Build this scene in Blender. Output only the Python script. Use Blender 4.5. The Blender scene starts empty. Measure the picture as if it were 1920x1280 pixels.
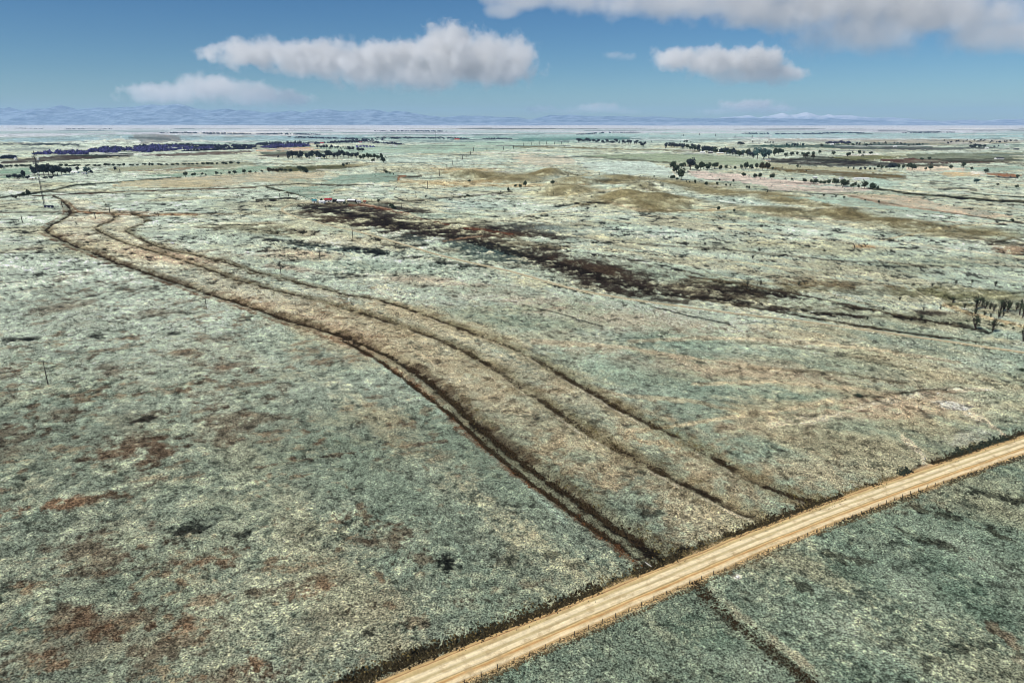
import bpy, math, random
import numpy as np
from mathutils import Vector

# ------------------------------------------------------------------ camera, sky, sun, exposure
sc = bpy.context.scene
C = bpy.context.collection
F = 1290.0                       # focal length in photograph pixels (1920 wide)
TP = 0.31938                     # tan(pitch): true horizon at row 228 of 1280
PITCH = math.atan(TP)
HC = 115.0                       # drone height, metres
cam_d = bpy.data.cameras.new("camera"); cam = bpy.data.objects.new("camera", cam_d); C.objects.link(cam)
cam_d.sensor_width = 36.0; cam_d.lens = F / 1920 * 36
cam_d.clip_start = 1.0; cam_d.clip_end = 400000.0
cam.location = (0, 0, HC); cam.rotation_euler = (math.pi/2 - PITCH, 0, 0)
sc.camera = cam

SUN_EL = math.radians(48); SUN_AZ = math.radians(-124)    # azimuth clockwise from +Y
sd = Vector((math.sin(SUN_AZ)*math.cos(SUN_EL), math.cos(SUN_AZ)*math.cos(SUN_EL), math.sin(SUN_EL)))
w = bpy.data.worlds.new("World"); sc.world = w; w.use_nodes = True
nt = w.node_tree; bg = nt.nodes["Background"]
sky = nt.nodes.new("ShaderNodeTexSky"); sky.sky_type = 'NISHITA'; sky.sun_disc = False
sky.sun_elevation = SUN_EL; sky.sun_rotation = SUN_AZ
sky.altitude = 1500; sky.air_density = 1.0; sky.dust_density = 0.3; sky.ozone_density = 2.0
hsv = nt.nodes.new("ShaderNodeHueSaturation")
hsv.inputs['Saturation'].default_value = 1.25; hsv.inputs['Value'].default_value = 1.0
nt.links.new(sky.outputs[0], hsv.inputs['Color']); tnt = nt.nodes.new("ShaderNodeVectorMath"); tnt.operation = 'MULTIPLY'; tnt.inputs[1].default_value = (.53, .74, .90)
nt.links.new(hsv.outputs[0], tnt.inputs[0]); nt.links.new(tnt.outputs[0], bg.inputs[0])
bg.inputs[1].default_value = 0.075
sl = bpy.data.lights.new("sun", 'SUN'); sl.energy = 4.5; sl.angle = math.radians(0.5); sl.color = (1.0, 0.95, 0.87)
so = bpy.data.objects.new("sun", sl); C.objects.link(so); so.location = (0, 0, 500)
so.rotation_euler = sd.to_track_quat('Z', 'Y').to_euler()
vs = sc.view_settings; vs.view_transform = 'Standard'; vs.look = 'None'; vs.gamma = 1; vs.use_curve_mapping = False
vs.exposure = 0.06
sc.cycles.use_denoising = True
sc.cycles.filter_width = 1.0
sc.cycles.volume_bounces = 4; sc.cycles.max_bounces = 8; sc.cycles.diffuse_bounces = 2
sc.cycles.volume_max_steps = 256
try: sc.cycles.pixel_filter_type = 'BLACKMAN_HARRIS'
except Exception: pass

rnd = random.Random(7); rng = np.random.default_rng(11)

# ------------------------------------------------------------------ noise and projection helpers
def _hash(ix, iy, s):
    n = (ix * 374761393 + iy * 668265263 + s * 974711) & 0x7fffffff
    n = ((n ^ (n >> 13)) * 1274126177) & 0x7fffffff
    n = (n ^ (n >> 16)) & 0xffffff
    return n / float(0xffffff)
def vnoise(x, y, s=0):
    xf = np.floor(x); yf = np.floor(y); ix = xf.astype(np.int64); iy = yf.astype(np.int64)
    fx = x - xf; fy = y - yf; fx = fx*fx*(3-2*fx); fy = fy*fy*(3-2*fy)
    a = _hash(ix, iy, s); b = _hash(ix+1, iy, s); c = _hash(ix, iy+1, s); d = _hash(ix+1, iy+1, s)
    return (a*(1-fx)+b*fx)*(1-fy) + (c*(1-fx)+d*fx)*fy
def fbm(x, y, wl, octs=4, rough=0.55, s=0):
    x = np.asarray(x, float); y = np.asarray(y, float)
    t = 0; amp = 1; tot = 0; cs, sn = math.cos(0.6), math.sin(0.6)
    x = x/wl; y = y/wl
    for k in range(octs):
        t = t + amp*vnoise(x, y, s+k*17); tot += amp; amp *= rough
        x, y = (x*cs-y*sn)*2.03+13.7, (x*sn+y*cs)*2.03-7.1
    return t/tot
def sstep(a, b, v):
    t = np.clip((v-a)/(b-a), 0, 1); return t*t*(3-2*t)
def flat(px, py):                   # photograph pixel -> point of the plain (z = 0)
    dy = -(py-640)/F
    z = -TP + dy; yy = 1 + dy*TP    # times cos(pitch)
    t = HC/(-z)
    return ((px-960)/F/math.cos(PITCH)*t, yy*t)
def proj(x, y, z=0.0):
    c, s = math.cos(PITCH), math.sin(PITCH)
    zc = y*c - (z-HC)*s; up = y*s + (z-HC)*c
    zc = np.maximum(zc, 1.0)
    return 960 + F*x/zc, 640 - F*up/zc, zc
def W(pts): return [flat(*p) for p in pts]
def polydist(x, y, poly, lim=60.0):
    """distance to a polyline, side (+ = right of travel) and length along it"""
    best = np.full(x.shape, lim); side = np.zeros(x.shape); al = np.zeros(x.shape); L = 0
    xs = [p[0] for p in poly]; ys = [p[1] for p in poly]
    idx = np.where((x > min(xs)-lim) & (x < max(xs)+lim) & (y > min(ys)-lim) & (y < max(ys)+lim))[0]
    xx = x[idx]; yy = y[idx]; b = best[idx]; sdv = side[idx]; a_ = al[idx]
    for (x0, y0), (x1, y1) in zip(poly[:-1], poly[1:]):
        dx, dy = x1-x0, y1-y0; l = math.hypot(dx, dy)
        t = np.clip(((xx-x0)*dx+(yy-y0)*dy)/(l*l), 0, 1)
        ex = xx-(x0+t*dx); ey = yy-(y0+t*dy); d = np.hypot(ex, ey)
        m = d < b; b[m] = d[m]
        sdv[m] = np.sign(ex[m]*dy-ey[m]*dx); a_[m] = L+t[m]*l; L += l
    best[idx] = b; side[idx] = sdv; al[idx] = a_
    return best, side, al

# ------------------------------------------------------------------ the lines of the land (traced on the plain)
D1 = W([(118,376),(129,387),(132,396),(128,404),(112,414),(95,423),(87,430),(90,436),(103,443),(125,453),(150,465),(175,472),(215,490),(260,505),(300,519),(350,535),(400,553),(440,564),(480,577),(530,596),(580,610),(630,624),(692,648),(740,672),(800,709),(850,752),(887,790),(933,828),(983,868),(1033,901),(1083,935),(1150,982),(1200,1018),(1238,1045)])
D1B = W([(640,634),(700,667),(760,710),(817,753),(867,792),(907,832),(983,893),(1050,941),(1117,990),(1167,1024),(1212,1056)])
D2 = W([(208,399),(215,405),(212,412),(200,417),(182,424),(177,428),(190,436),(215,448),(240,458),(280,468),(340,487),(400,508),(440,524),(480,535),(567,555),(622,570),(705,595),(780,620),(842,645),(887,667),(933,693),(987,733),(1033,763),(1100,810),(1167,847),(1220,873),(1267,900),(1333,933),(1400,965),(1440,985)])
D3 = W([(248,401),(262,405),(273,413),(272,418),(255,424),(238,430),(235,435),(262,446),(290,460),(330,471),(380,481),(430,494),(480,510),(530,522),(580,535),(640,550),(705,560),(755,575),(817,597),(867,617),(930,640),(1000,670),(1050,700),(1100,730),(1150,760),(1193,783),(1267,817),(1317,847),(1363,872),(1413,903),(1463,923),(1513,940),(1545,952)])
ROAD = W([(560,1372),(672,1326),(783,1280),(900,1231),(1090,1151),(1280,1071),(1410,1017),(1540,966),(1660,922),(1780,880),(1920,832),(2100,772),(2400,683)])
RDITCH = W([(560,1318),(673,1270),(790,1226),(900,1191),(1000,1157),(1108,1110),(1207,1066),(1280,1041),(1340,1015),(1420,988),(1540,946),(1615,920),(1690,893),(1735,876),(1800,852),(1885,825),(1960,797)])
TRACK = W([(655,377),(610,379),(570,380),(543,384),(531,389),(528,394),(540,402),(565,410),(600,418),(650,429),(700,441),(760,459),(800,472),(880,492),(960,510),(1020,528),(1100,548),(1200,564),(1300,579),(1400,591),(1500,602),(1615,617),(1700,629),(1800,643),(1920,660),(2100,690)])
LOWER = W([(1298,1088),(1345,1140),(1375,1165),(1420,1200),(1470,1238),(1530,1290),(1600,1350)])
HILLS = [  # photograph centre, half width px, depth half metres, height m
 (700,338,60,90,3),(893,332,70,60,8),(985,338,55,50,7),(1030,330,40,60,9),(1075,344,60,45,7),(1140,340,80,60,8),(1230,352,90,60,6),
 (1050,358,70,35,7),(1160,372,70,32,7),(1110,384,50,28,3),(1240,382,110,38,8),(1360,390,60,35,4),(1440,398,120,45,6),(1600,404,130,50,6),(1700,420,120,40,5),(1480,372,130,60,5),
 (800,345,40,50,4),(760,316,60,120,4),(1330,345,120,90,3)]
HW = []
for (a, b, wpx, dm, hm) in HILLS:
    x0, y0 = flat(a, b); HW.append((x0, y0, wpx*y0/F, dm*1.5, hm*1.45))

def H(x, y):
    x = np.atleast_1d(np.asarray(x, float)); y = np.atleast_1d(np.asarray(y, float))
    r = np.hypot(x, y)
    z = (fbm(x, y, 160, 3, 0.5, 5)-0.5)*2.0*sstep(60, 700, r)
    z += (fbm(x, y, 28, 3, 0.5, 9)-0.5)*0.9
    z += (fbm(x, y, 1500, 3, 0.5, 3)-0.5)*26*sstep(1800, 6000, r)
    ridge = np.zeros(x.shape)
    for (hx, hy, sx, sy, hm) in HW:
        e = ((x-hx)/sx)**2 + ((y-hy)/sy)**2
        ridge = np.maximum(ridge, hm*np.exp(-e*1.2))
    z += ridge*(0.8+1.0*abs(fbm(x, y, 110, 2, 0.5, 31)-0.45)*2)
    x0, y0 = flat(275, 263)
    z += 34*np.exp(-(((x-x0)/260)**2+((y-y0)/420)**2))
    for poly, dep, wd in ((D1, 1.3, 3.0), (D1B, 0.9, 1.8), (D2, 0.45, 2.4), (D3, 0.4, 2.2), (LOWER, 0.3, 2.6), (RDITCH, 0.9, 1.7)):
        d, s, a = polydist(x, y, poly, 16.0)
        z -= dep*np.exp(-(d/wd)**2); z += 0.45*dep*np.exp(-((d*s+wd*2.3)/wd)**2)*(d < 15)
    d, s, a = polydist(x, y, ROAD, 40.0)
    k = sstep(7.0, 5.0, d)
    z = z*(1-k) + k*(0.0+(fbm(x, y, 300, 2, 0.5, 44)-0.5)*0.5)
    return z
def Hs(x, y): return float(H([x], [y])[0])
def at(px, py):
    """photograph pixel -> point on the terrain"""
    x, y = flat(px, py)
    dx, dy = x, y; L = math.hypot(x, y)
    z = 0.0
    for _ in range(5):
        t = (HC-z)/HC; x, y = dx*t, dy*t
        z = Hs(x, y)
        if z > 60: z = 60
    return Vector((x, y, z))
def mpp(p):                         # metres per photograph pixel at a point
    return (p.y*math.cos(PITCH)+(HC-p.z)*math.sin(PITCH))/F

# ------------------------------------------------------------------ materials
def mat(name, rgb, rough=0.9, var=0.25, scale=3.0, spec=0.2, metal=0.0, attr=None):
    m = bpy.data.materials.new(name); m.use_nodes = True
    n = m.node_tree; b = n.nodes['Principled BSDF']
    b.inputs['Roughness'].default_value = rough; b.inputs['Specular IOR Level'].default_value = spec
    b.inputs['Metallic'].default_value = metal
    tc = n.nodes.new('ShaderNodeTexCoord'); no = n.nodes.new('ShaderNodeTexNoise')
    no.inputs['Scale'].default_value = scale; no.inputs['Detail'].default_value = 5
    mr = n.nodes.new('ShaderNodeMapRange')
    mr.inputs['From Min'].default_value = 0.3; mr.inputs['From Max'].default_value = 0.7
    mr.inputs['To Min'].default_value = 1-var; mr.inputs['To Max'].default_value = 1+var
    mx = n.nodes.new('ShaderNodeVectorMath'); mx.operation = 'SCALE'
    if attr:
        a = n.nodes.new('ShaderNodeAttribute'); a.attribute_name = attr; n.links.new(a.outputs['Color'], mx.inputs[0])
    else: mx.inputs[0].default_value = rgb
    n.links.new(tc.outputs['Object'], no.inputs['Vector']); n.links.new(no.outputs[0], mr.inputs[0])
    n.links.new(mr.outputs[0], mx.inputs['Scale']); n.links.new(mx.outputs[0], b.inputs['Base Color'])
    return m

def mesh_np(name, co, faces, mat_=None, parent=None, smooth=False, cols=None, link=True):
    """faces: (n,3) or (n,4) int array"""
    me = bpy.data.meshes.new(name); co = np.asarray(co, np.float32); faces = np.asarray(faces, np.int32)
    k = faces.shape[1]
    me.vertices.add(len(co)); me.vertices.foreach_set('co', co.ravel())
    me.loops.add(faces.size); me.loops.foreach_set('vertex_index', faces.ravel())
    me.polygons.add(len(faces)); me.polygons.foreach_set('loop_start', np.arange(0, faces.size, k, dtype=np.int32))
    me.polygons.foreach_set('loop_total', np.full(len(faces), k, np.int32))
    if smooth: me.polygons.foreach_set('use_smooth', np.ones(len(faces), bool))
    if cols:
        for an, c in cols.items():
            if c.ndim == 2:
                a = me.attributes.new(an, 'FLOAT_COLOR', 'POINT')
                v = np.ones((len(co), 4), np.float32); v[:, :3] = c; a.data.foreach_set('color', v.ravel())
            else:
                a = me.attributes.new(an, 'FLOAT', 'POINT'); a.data.foreach_set('value', c.astype(np.float32))
    me.update(calc_edges=True)
    if mat_: me.materials.append(mat_)
    o = bpy.data.objects.new(name, me); C.objects.link(o)
    if parent: o.parent = parent
    return o
class MB:                            # small mesh builder: boxes, tapered bars, quads
    def __init__(s): s.v = []; s.f = []
    def box(s, c, d, rz=0):
        cx, cy, cz = c; n = len(s.v); cs, sn = math.cos(rz), math.sin(rz)
        for k in range(8):
            x = (d[0]/2)*(1 if k & 1 else -1); y = (d[1]/2)*(1 if k & 2 else -1); z = (d[2]/2)*(1 if k & 4 else -1)
            s.v.append((cx+x*cs-y*sn, cy+x*sn+y*cs, cz+z))
        s.f += [tuple(n+i for i in q) for q in ((0,2,3,1),(4,5,7,6),(0,1,5,4),(2,6,7,3),(0,4,6,2),(1,3,7,5))]
    def bar(s, a, b, r0, r1, n=5):
        a = Vector(a); b = Vector(b); d = (b-a).normalized()
        u = d.orthogonal().normalized(); v = d.cross(u); k = len(s.v)
        for i in range(n):
            t = 2*math.pi*i/n; e = u*math.cos(t)+v*math.sin(t)
            s.v.append(tuple(a+e*r0)); s.v.append(tuple(b+e*r1))
        for i in range(n):
            j = (i+1) % n; s.f.append((k+2*i, k+2*j, k+2*j+1, k+2*i+1))
        s.f.append(tuple(k+2*i+1 for i in range(n))); s.f.append(tuple(k+2*i for i in reversed(range(n))))
    def build(s, name, m, parent=None):
        me = bpy.data.meshes.new(name); me.from_pydata(s.v, [], s.f); me.update()
        me.materials.append(m); o = bpy.data.objects.new(name, me); C.objects.link(o)
        if parent: o.parent = parent
        return o
def tag(o, label=None, cat=None, group=None, kind=None):
    if label: o['label'] = label
    if cat: o['category'] = cat
    if group: o['group'] = group
    if kind: o['kind'] = kind
    return o
def empty(name, loc=(0, 0, 0), rz=0):
    o = bpy.data.objects.new(name, None); C.objects.link(o); o.location = loc; o.rotation_euler = (0, 0, rz); return o
def dup(src, loc, rz=0.0, scale=(1, 1, 1)):
    o = src.copy(); C.objects.link(o); o.location = loc; o.rotation_euler = (0, 0, rz); o.scale = scale
    for ch in list(src.children):
        c = ch.copy(); C.objects.link(c); c.parent = o
        for g in ch.children:
            d = g.copy(); C.objects.link(d); d.parent = c
    return o
ORD = ['first','second','third','fourth','fifth','sixth','seventh','eighth','ninth','tenth','eleventh','twelfth','thirteenth','fourteenth','fifteenth','sixteenth','seventeenth','eighteenth','nineteenth','twentieth']
def ordn(i):
    if i < 20: return ORD[i]
    t, u = divmod(i+1, 10); T = {2:'twenty',3:'thirty',4:'forty',5:'fifty',6:'sixty'}[t]
    return (T[:-1]+'ieth') if u == 0 else T+'-'+ORD[u-1]
def lin(r, g, b):
    return tuple(((c/255+0.055)/1.055)**2.4 if c > 10 else c/255/12.92 for c in (r, g, b))

# ------------------------------------------------------------------ ground: one polar sheet, fine in front of the camera
pyv = np.concatenate([np.arange(1330, 420, -1.55), np.arange(420, 300, -0.9), np.arange(300, 236, -0.55)])
ang = np.arctan(TP) + np.arctan((pyv-640)/F)
rr = HC/np.tan(ang)
far = rr[-1]*np.exp(np.linspace(0.06, math.log(90000/rr[-1]), 40))
R = np.concatenate([[0.5, 12, 30, 50, 70, 85], rr[rr > 92], far])
az1 = math.radians(46); na = 1120
A = np.concatenate([np.linspace(-math.pi, -az1, 90, endpoint=False), np.linspace(-az1, az1, na, endpoint=False), np.linspace(az1, math.pi, 90, endpoint=False)])
nR, nA = len(R), len(A)
RR, AA = np.meshgrid(R, A, indexing='ij')
X = (RR*np.sin(AA)).ravel(); Y = (RR*np.cos(AA)).ravel(); RF = RR.ravel()
Z = H(X, Y)
Z[RF > 24000] = 0
U, V, ZC = proj(X, Y)
FR = (Y > 20)
U = np.where(FR, U, -9999); V = np.where(FR, V, 9999)

def std(n): return (n-n.mean())/n.std()
WLS = [0.9*3.45**i for i in range(8)]
wn = np.stack([std(fbm(X, Y, wl, 4, .68, 61+i)).astype(np.float32) for i, wl in enumerate(WLS)])
ld = np.log(np.maximum(RF, 110)/120.0)/math.log(3.45)             # scale of breakup grows with distance
def mixn(off=0.0):
    k = np.clip(ld+off, 0, 6.999); i = k.astype(int); f = k-i; j = np.arange(len(k))
    return (wn[i, j]*(1-f)+wn[i+1, j]*f)/np.sqrt(f*f+(1-f)**2)
NF = mixn(0.0); NB = mixn(1.0); NS = mixn(2.0)
NBc = (NF*.6+NB*.8)*.22; NSc = NS*.14
n3 = .5+wn[1]*.13; n12 = .5+wn[2]*.12; n60 = .5+wn[3]*.1; n300 = .5+wn[4]*.1
dr, sr, ar = polydist(X, Y, ROAD, 40.0); dt, st_, at_ = polydist(X, Y, TRACK, 30.0)
ww_ = np.minimum(RF/100, 6.0)
Z += NF*np.minimum(.055*ww_, .26)*sstep(6.0, 8.5, dr)*sstep(2.0, 5, dt)*(RF < 9000)
del wn

def px_(*a): return np.array(lin(*a))
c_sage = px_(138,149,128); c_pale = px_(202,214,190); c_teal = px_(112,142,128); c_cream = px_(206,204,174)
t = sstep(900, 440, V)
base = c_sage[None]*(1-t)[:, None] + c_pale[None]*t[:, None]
col = base.copy()
grain = np.full(len(X), 1.0)
def paint(m, rgb, w=1.0):
    m = np.clip(m*w, 0, 1)[:, None]; col[:] = col*(1-m) + np.array(rgb)[None]*m
# broad drifts of teal, straw and cream, drawn out along the lie of the land
def streak(wl, ax, el, seed, octs=5):
    c, s_ = math.cos(ax), math.sin(ax)
    return std(fbm((X*c+Y*s_)/el, -X*s_+Y*c, wl, octs, .64, seed))
sA = streak(26, math.radians(126), 5.0, 171); sB = streak(60, math.radians(8), 3.5, 172); sC = streak(120, math.radians(150), 3.0, 173)
rgt = sstep(-60, 90, X+Y*.42)                                     # the drier ground right of the long ditches
paint(sstep(.2, 1.3, NS*.5+NB*.3+sC*.5), px_(122,144,124), 0.40)
paint(sstep(-.2, 1.4, sA*.8+sB*.4+NF*.3)*rgt, px_(206,194,154), 0.60)
paint(sstep(.3, 1.5, -sA*.7+sB*.5+NF*.3)*rgt, px_(132,152,130), 0.45)
paint(sstep(.4, 1.6, sB*.8+sA*.4+NF*.4)*rgt, px_(112,104,76), 0.28)
paint(sstep(.4, 1.6, sC*.7+NB*.5), px_(196,196,162), 0.40)
paint(sstep(.6, 1.8, std(fbm(X, Y, 45, 4, 0.65, 72))*.7+NF*.7), px_(96,108,90), 0.35)
paint(sstep(.2, 1.4, sC*.6-sB*.6)*sstep(560, 430, V), px_(192,182,140), 0.5)
paint(np.ones(len(X))*(sr > 0)*(dr < 39)+sstep(-5, 5, (X-20)*.485-(Y-125)*.875+3)*(dr >= 39), px_(104,126,106), .38)
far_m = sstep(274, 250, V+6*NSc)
paint(far_m, px_(204,206,208), .97)  # pale distance haze painted into the colour of the far plain
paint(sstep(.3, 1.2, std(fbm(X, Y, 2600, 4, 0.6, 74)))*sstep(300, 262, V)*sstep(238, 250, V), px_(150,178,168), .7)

SM = np.zeros(len(X))                                             # ground without tussocks: ploughed, mown, smooth slopes
def blob(cx, cy, rx, ry, rgb, w=1.0, rot=0.0, nz=1.3, soft=0.5, sm=0.0):
    m = (abs(U-cx) < rx*1.9+ry*1.5) & (abs(V-cy) < (ry+abs(rx*math.sin(math.radians(rot))))*1.9+2)
    i = np.where(m)[0]
    if not len(i): return
    c, s = math.cos(math.radians(rot)), math.sin(math.radians(rot))
    a = (U[i]-cx)*c+(V[i]-cy)*s; b = -(U[i]-cx)*s+(V[i]-cy)*c
    e = np.sqrt((a/rx)**2+(b/ry)**2) + nz*(NBc[i]+NSc[i]*0.9)
    mm = (1-sstep(1-soft, 1+soft*0.5, e))*w*sstep(-1.7, -.2, .5*NF[i]+.5*NB[i]+2.0*(1-e))
    if sm: SM[i] = np.maximum(SM[i], mm*sm)
    mm = np.clip(mm, 0, 1)[:, None]; col[i] = col[i]*(1-mm)+np.array(rgb)[None]*mm
def line(pts, wd, rgb, w=1.0, nz=1.0, gap=0.0):
    """painted line, width in px, follows photograph points on the plain"""
    x0_ = min(p[0] for p in pts)-12; x1_ = max(p[0] for p in pts)+12; y0_ = min(p[1] for p in pts)-12; y1_ = max(p[1] for p in pts)+12
    i = np.where((U > x0_) & (U < x1_) & (V > y0_) & (V < y1_))[0]
    if not len(i): return
    u, v = U[i], V[i]; b = np.full(len(i), 99.0)
    for (a0, b0), (a1, b1) in zip(pts[:-1], pts[1:]):
        dx, dy = a1-a0, b1-b0; tt = np.clip(((u-a0)*dx+(v-b0)*dy)/(dx*dx+dy*dy), 0, 1)
        b = np.minimum(b, np.hypot(u-a0-tt*dx, v-b0-tt*dy))
    e = b/wd + nz*(NBc[i]+NSc[i]*0.5)*1.5
    mm = (1-sstep(0.55, 1.15, e))*w
    if gap: pass
    mm = np.clip(mm, 0, 1)[:, None]; col[i] = col[i]*(1-mm)+np.array(rgb)[None]*mm
def quadf(pts, rgb, w=0.9, nz=1.2):
    """polygon field"""
    xs = [p[0] for p in pts]; ys = [p[1] for p in pts]
    i = np.where((U > min(xs)) & (U < max(xs)) & (V > min(ys)-1) & (V < max(ys)+1))[0]
    if not len(i): return
    u = U[i]+NSc[i]*60; v = V[i]+NBc[i]*5*nz; ins = np.zeros(len(i), bool)
    for k in range(len(pts)):
        (a0, b0), (a1, b1) = pts[k], pts[(k+1) % len(pts)]
        if a0 == a1 and b0 == b1: continue
        cr = ((b0 > v) != (b1 > v)) & (u < (a1-a0)*(v-b0)/((b1-b0) or 1e-9)+a0)
        ins ^= cr
    SM[i] = np.maximum(SM[i], ins*.75)
    mm = (ins*w*(1+NBc[i]*nz*1.3-.1)).clip(0, 1)[:, None]; col[i] = col[i]*(1-mm)+np.array(rgb)[None]*mm

DARK = px_(30,26,22); RUST = px_(112,76,50); TAN = px_(206,186,146); SALM = px_(212,182,150); OLIVE = px_(128,118,78); ORG = px_(196,150,100); NAVY = px_(38,38,66)
# -- tan dry ground between and right of the long ditches
for b in ((330,488,140,26,TAN,.55,14),(300,478,110,10,SALM,.7,12),(560,590,160,28,TAN,.5,16),(480,572,70,12,SALM,.7,14),(660,628,90,20,SALM,.65,20),
          (800,660,130,40,TAN,.5,26),(960,760,150,50,TAN,.6,32),(1100,850,150,60,TAN,.6,30),(1260,940,150,60,TAN,.55,28),(1180,790,160,30,TAN,.6,25),
          (1320,870,150,45,TAN,.6,25),(1500,880,180,40,TAN,.5,15),(1450,790,260,28,TAN,.5,-8),(1640,765,200,20,SALM,.5,-6),(1360,690,260,26,SALM,.4,4),
          (1150,600,200,22,SALM,.4,4),(820,530,110,10,SALM,.6,6),(1000,560,140,12,SALM,.45,5),(560,480,80,8,SALM,.55,0),(540,502,50,6,SALM,.6,6),
          (1700,700,160,24,TAN,.4,6),(1500,640,200,16,TAN,.35,4),(190,412,45,7,SALM,.65,0),(160,452,60,8,TAN,.4,12),(1810,770,120,24,TAN,.35,-5),
          (760,575,120,16,TAN,.4,12),(1050,640,180,20,TAN,.3,6),(240,398,110,4,ORG,.5,2),(620,450,110,12,TAN,.45,10),(540,428,60,9,px_(150,140,110),.6,4)):
    blob(b[0], b[1], b[2], b[3], b[4], b[5], b[6], 1.4, 0.9)
for b in ((1510,745,70,9,0),(1470,772,28,6,0),(1600,690,120,16,4),(1650,590,200,8,4),(1300,650,160,18,4),(1400,730,120,18,4),(700,500,180,14,3),(900,545,150,9,4),(850,480,80,7,6),
          (1850,620,70,12,6),(1600,800,130,18,12),(1440,840,80,16,14),(1850,740,100,14,10),(1000,600,130,12,4),(1140,690,120,18,8)):
    blob(b[0], b[1], b[2], b[3], px_(142,166,144), .5, b[4], 1.2, 0.9)
dA, sA_, _ = polydist(X, Y, D1, 300.0); dB, sB_, _ = polydist(X, Y, D3, 300.0)
btw = (sA_ < 0)*(sB_ > 0)*(dA < 290)*(dB < 290)*(((X-20)*.485-(Y-125)*.875) < 4)
paint(btw*sstep(-1.4, .8, sA*.6+NB*.5+NF*.3), px_(206,188,152), .42*sstep(1000, 560, V)+.04)
# -- rust patches on the near left plain
rz = std(fbm(X, Y, 22, 5, 0.66, 91))*.9+(n300-0.5)*3+NF*.35
paint(sstep(.5, 1.9, rz)*(U < 1250)*sstep(460, 600, V)*(U > -400)*sstep(1100, 500, U), px_(126,102,78), .26)
paint(sstep(1.3, 2.2, std(fbm(X, Y, 6, 4, .66, 191))*.9+NS*.5)*sstep(430, 560, V)*(U > -400)*sstep(1250, 600, U), px_(104,74,50), .7)
paint(sstep(1.5, 2.4, std(fbm(X, Y, 5, 4, .66, 192))*.9+NS*.4)*sstep(430, 560, V), px_(40,42,34), .7)
paint(sstep(1.2, 2.2, streak(9, .25, 2.2, 175)+NF*.4)*sstep(460, 600, V)*(U > -400)*sstep(1100, 600, U), px_(104,72,48), .6)
for b in ((292,780,22,7),(250,830,40,18),(420,688,45,12),(60,690,60,10),(200,700,60,14),(30,748,50,9),(110,780,50,9),(335,1210,70,24,),(350,1165,26,12),(180,1040,50,26),(560,1105,50,14),(350,1050,50,22),
          (60,1100,30,9),(90,945,90,9),(270,905,26,10),(240,850,50,14),(440,1275,60,16),(110,1150,40,18),(60,1235,40,12),(480,1245,20,14),(745,1000,40,13),(715,985,22,8),(770,1050,30,8),(650,965,14,8),
          (990,1100,24,8),(870,1125,22,9),(120,575,40,7),(280,585,35,6),(190,545,60,6),(240,530,40,5),(120,520,40,4),(340,660,40,6),(450,740,50,12),(420,790,60,16),(30,820,40,14),(665,1135,20,8),(230,1160,50,20),(30,470,60,3),(400,640,30,6)):
    blob(b[0], b[1], b[2], b[3], px_(118,90,66), .55, -8, 3.6, 1.2)
for b in ((355,1180,22,7),(120,940,60,6),(590,1110,40,9),(390,1050,35,12),(70,1235,20,7),(480,1240,12,9),(375,1130,30,10),(40,1100,22,5),(90,1245,30,6)):
    blob(b[0], b[1], b[2], b[3], px_(170,138,104), .5, -10, 3.2, 1.0)
for b in ((170,715,34,6),(280,785,20,5),(355,995,24,9),(455,1000,18,5),(150,722,16,5),(845,1055,16,14),(780,1170,30,8),(60,636,40,3),(185,630,35,4),(265,648,26,4),(840,1050,14,16),(1095,1050,22,10),(20,640,30,4),(460,602,14,3),(330,625,20,3),(690,1185,16,6)):
    blob(b[0], b[1], b[2], b[3], px_(26,28,26), .85, -6, 2.0, 0.8)
line([(480,875),(560,863),(640,850),(720,842),(790,832),(836,826)], 2.0, px_(104,74,52), .6, 2.0)
line([(480,878),(560,866),(620,853)], 1.5, DARK, .6, 1.4)
line([(0,968),(60,955),(110,940),(150,936)], 5, px_(160,126,94), .5, 3.0)
line([(700,672),(780,735),(850,790),(920,850),(1000,920),(1060,975)], 6, px_(172,190,168), .6, .8)
# -- pale scrapes on the right
for p in ([(1440,800),(1500,795),(1560,780),(1600,768),(1640,757),(1700,745),(1760,732),(1860,728)], [(1440,797),(1480,790),(1510,780)], [(1810,770),(1850,790),(1870,805),(1885,820)], [(1690,820),(1715,838),(1730,855),(1735,872)]):
    line(p, 5, px_(224,212,178), .85, 1.0)
line([(1640,748),(1690,738),(1740,733),(1800,735)], 2.6, px_(100,74,54), .6, 1.8); line([(1600,742),(1650,745),(1720,733),(1790,727),(1830,729)], 1.6, px_(44,50,42), .6, 1.8)
blob(1610, 743, 9, 3, px_(28,34,32), .95, 0, .6); blob(1700,738,10,3,px_(44,50,42),.6); blob(1640,753,9,2.5,px_(44,46,40),.6); blob(1735,740,10,2.5,px_(44,46,40),.6)
blob(1810,820,40,12,px_(222,222,196),.5,-12,1.9); blob(1790,760,30,5,px_(232,232,214),.7,8)
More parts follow.
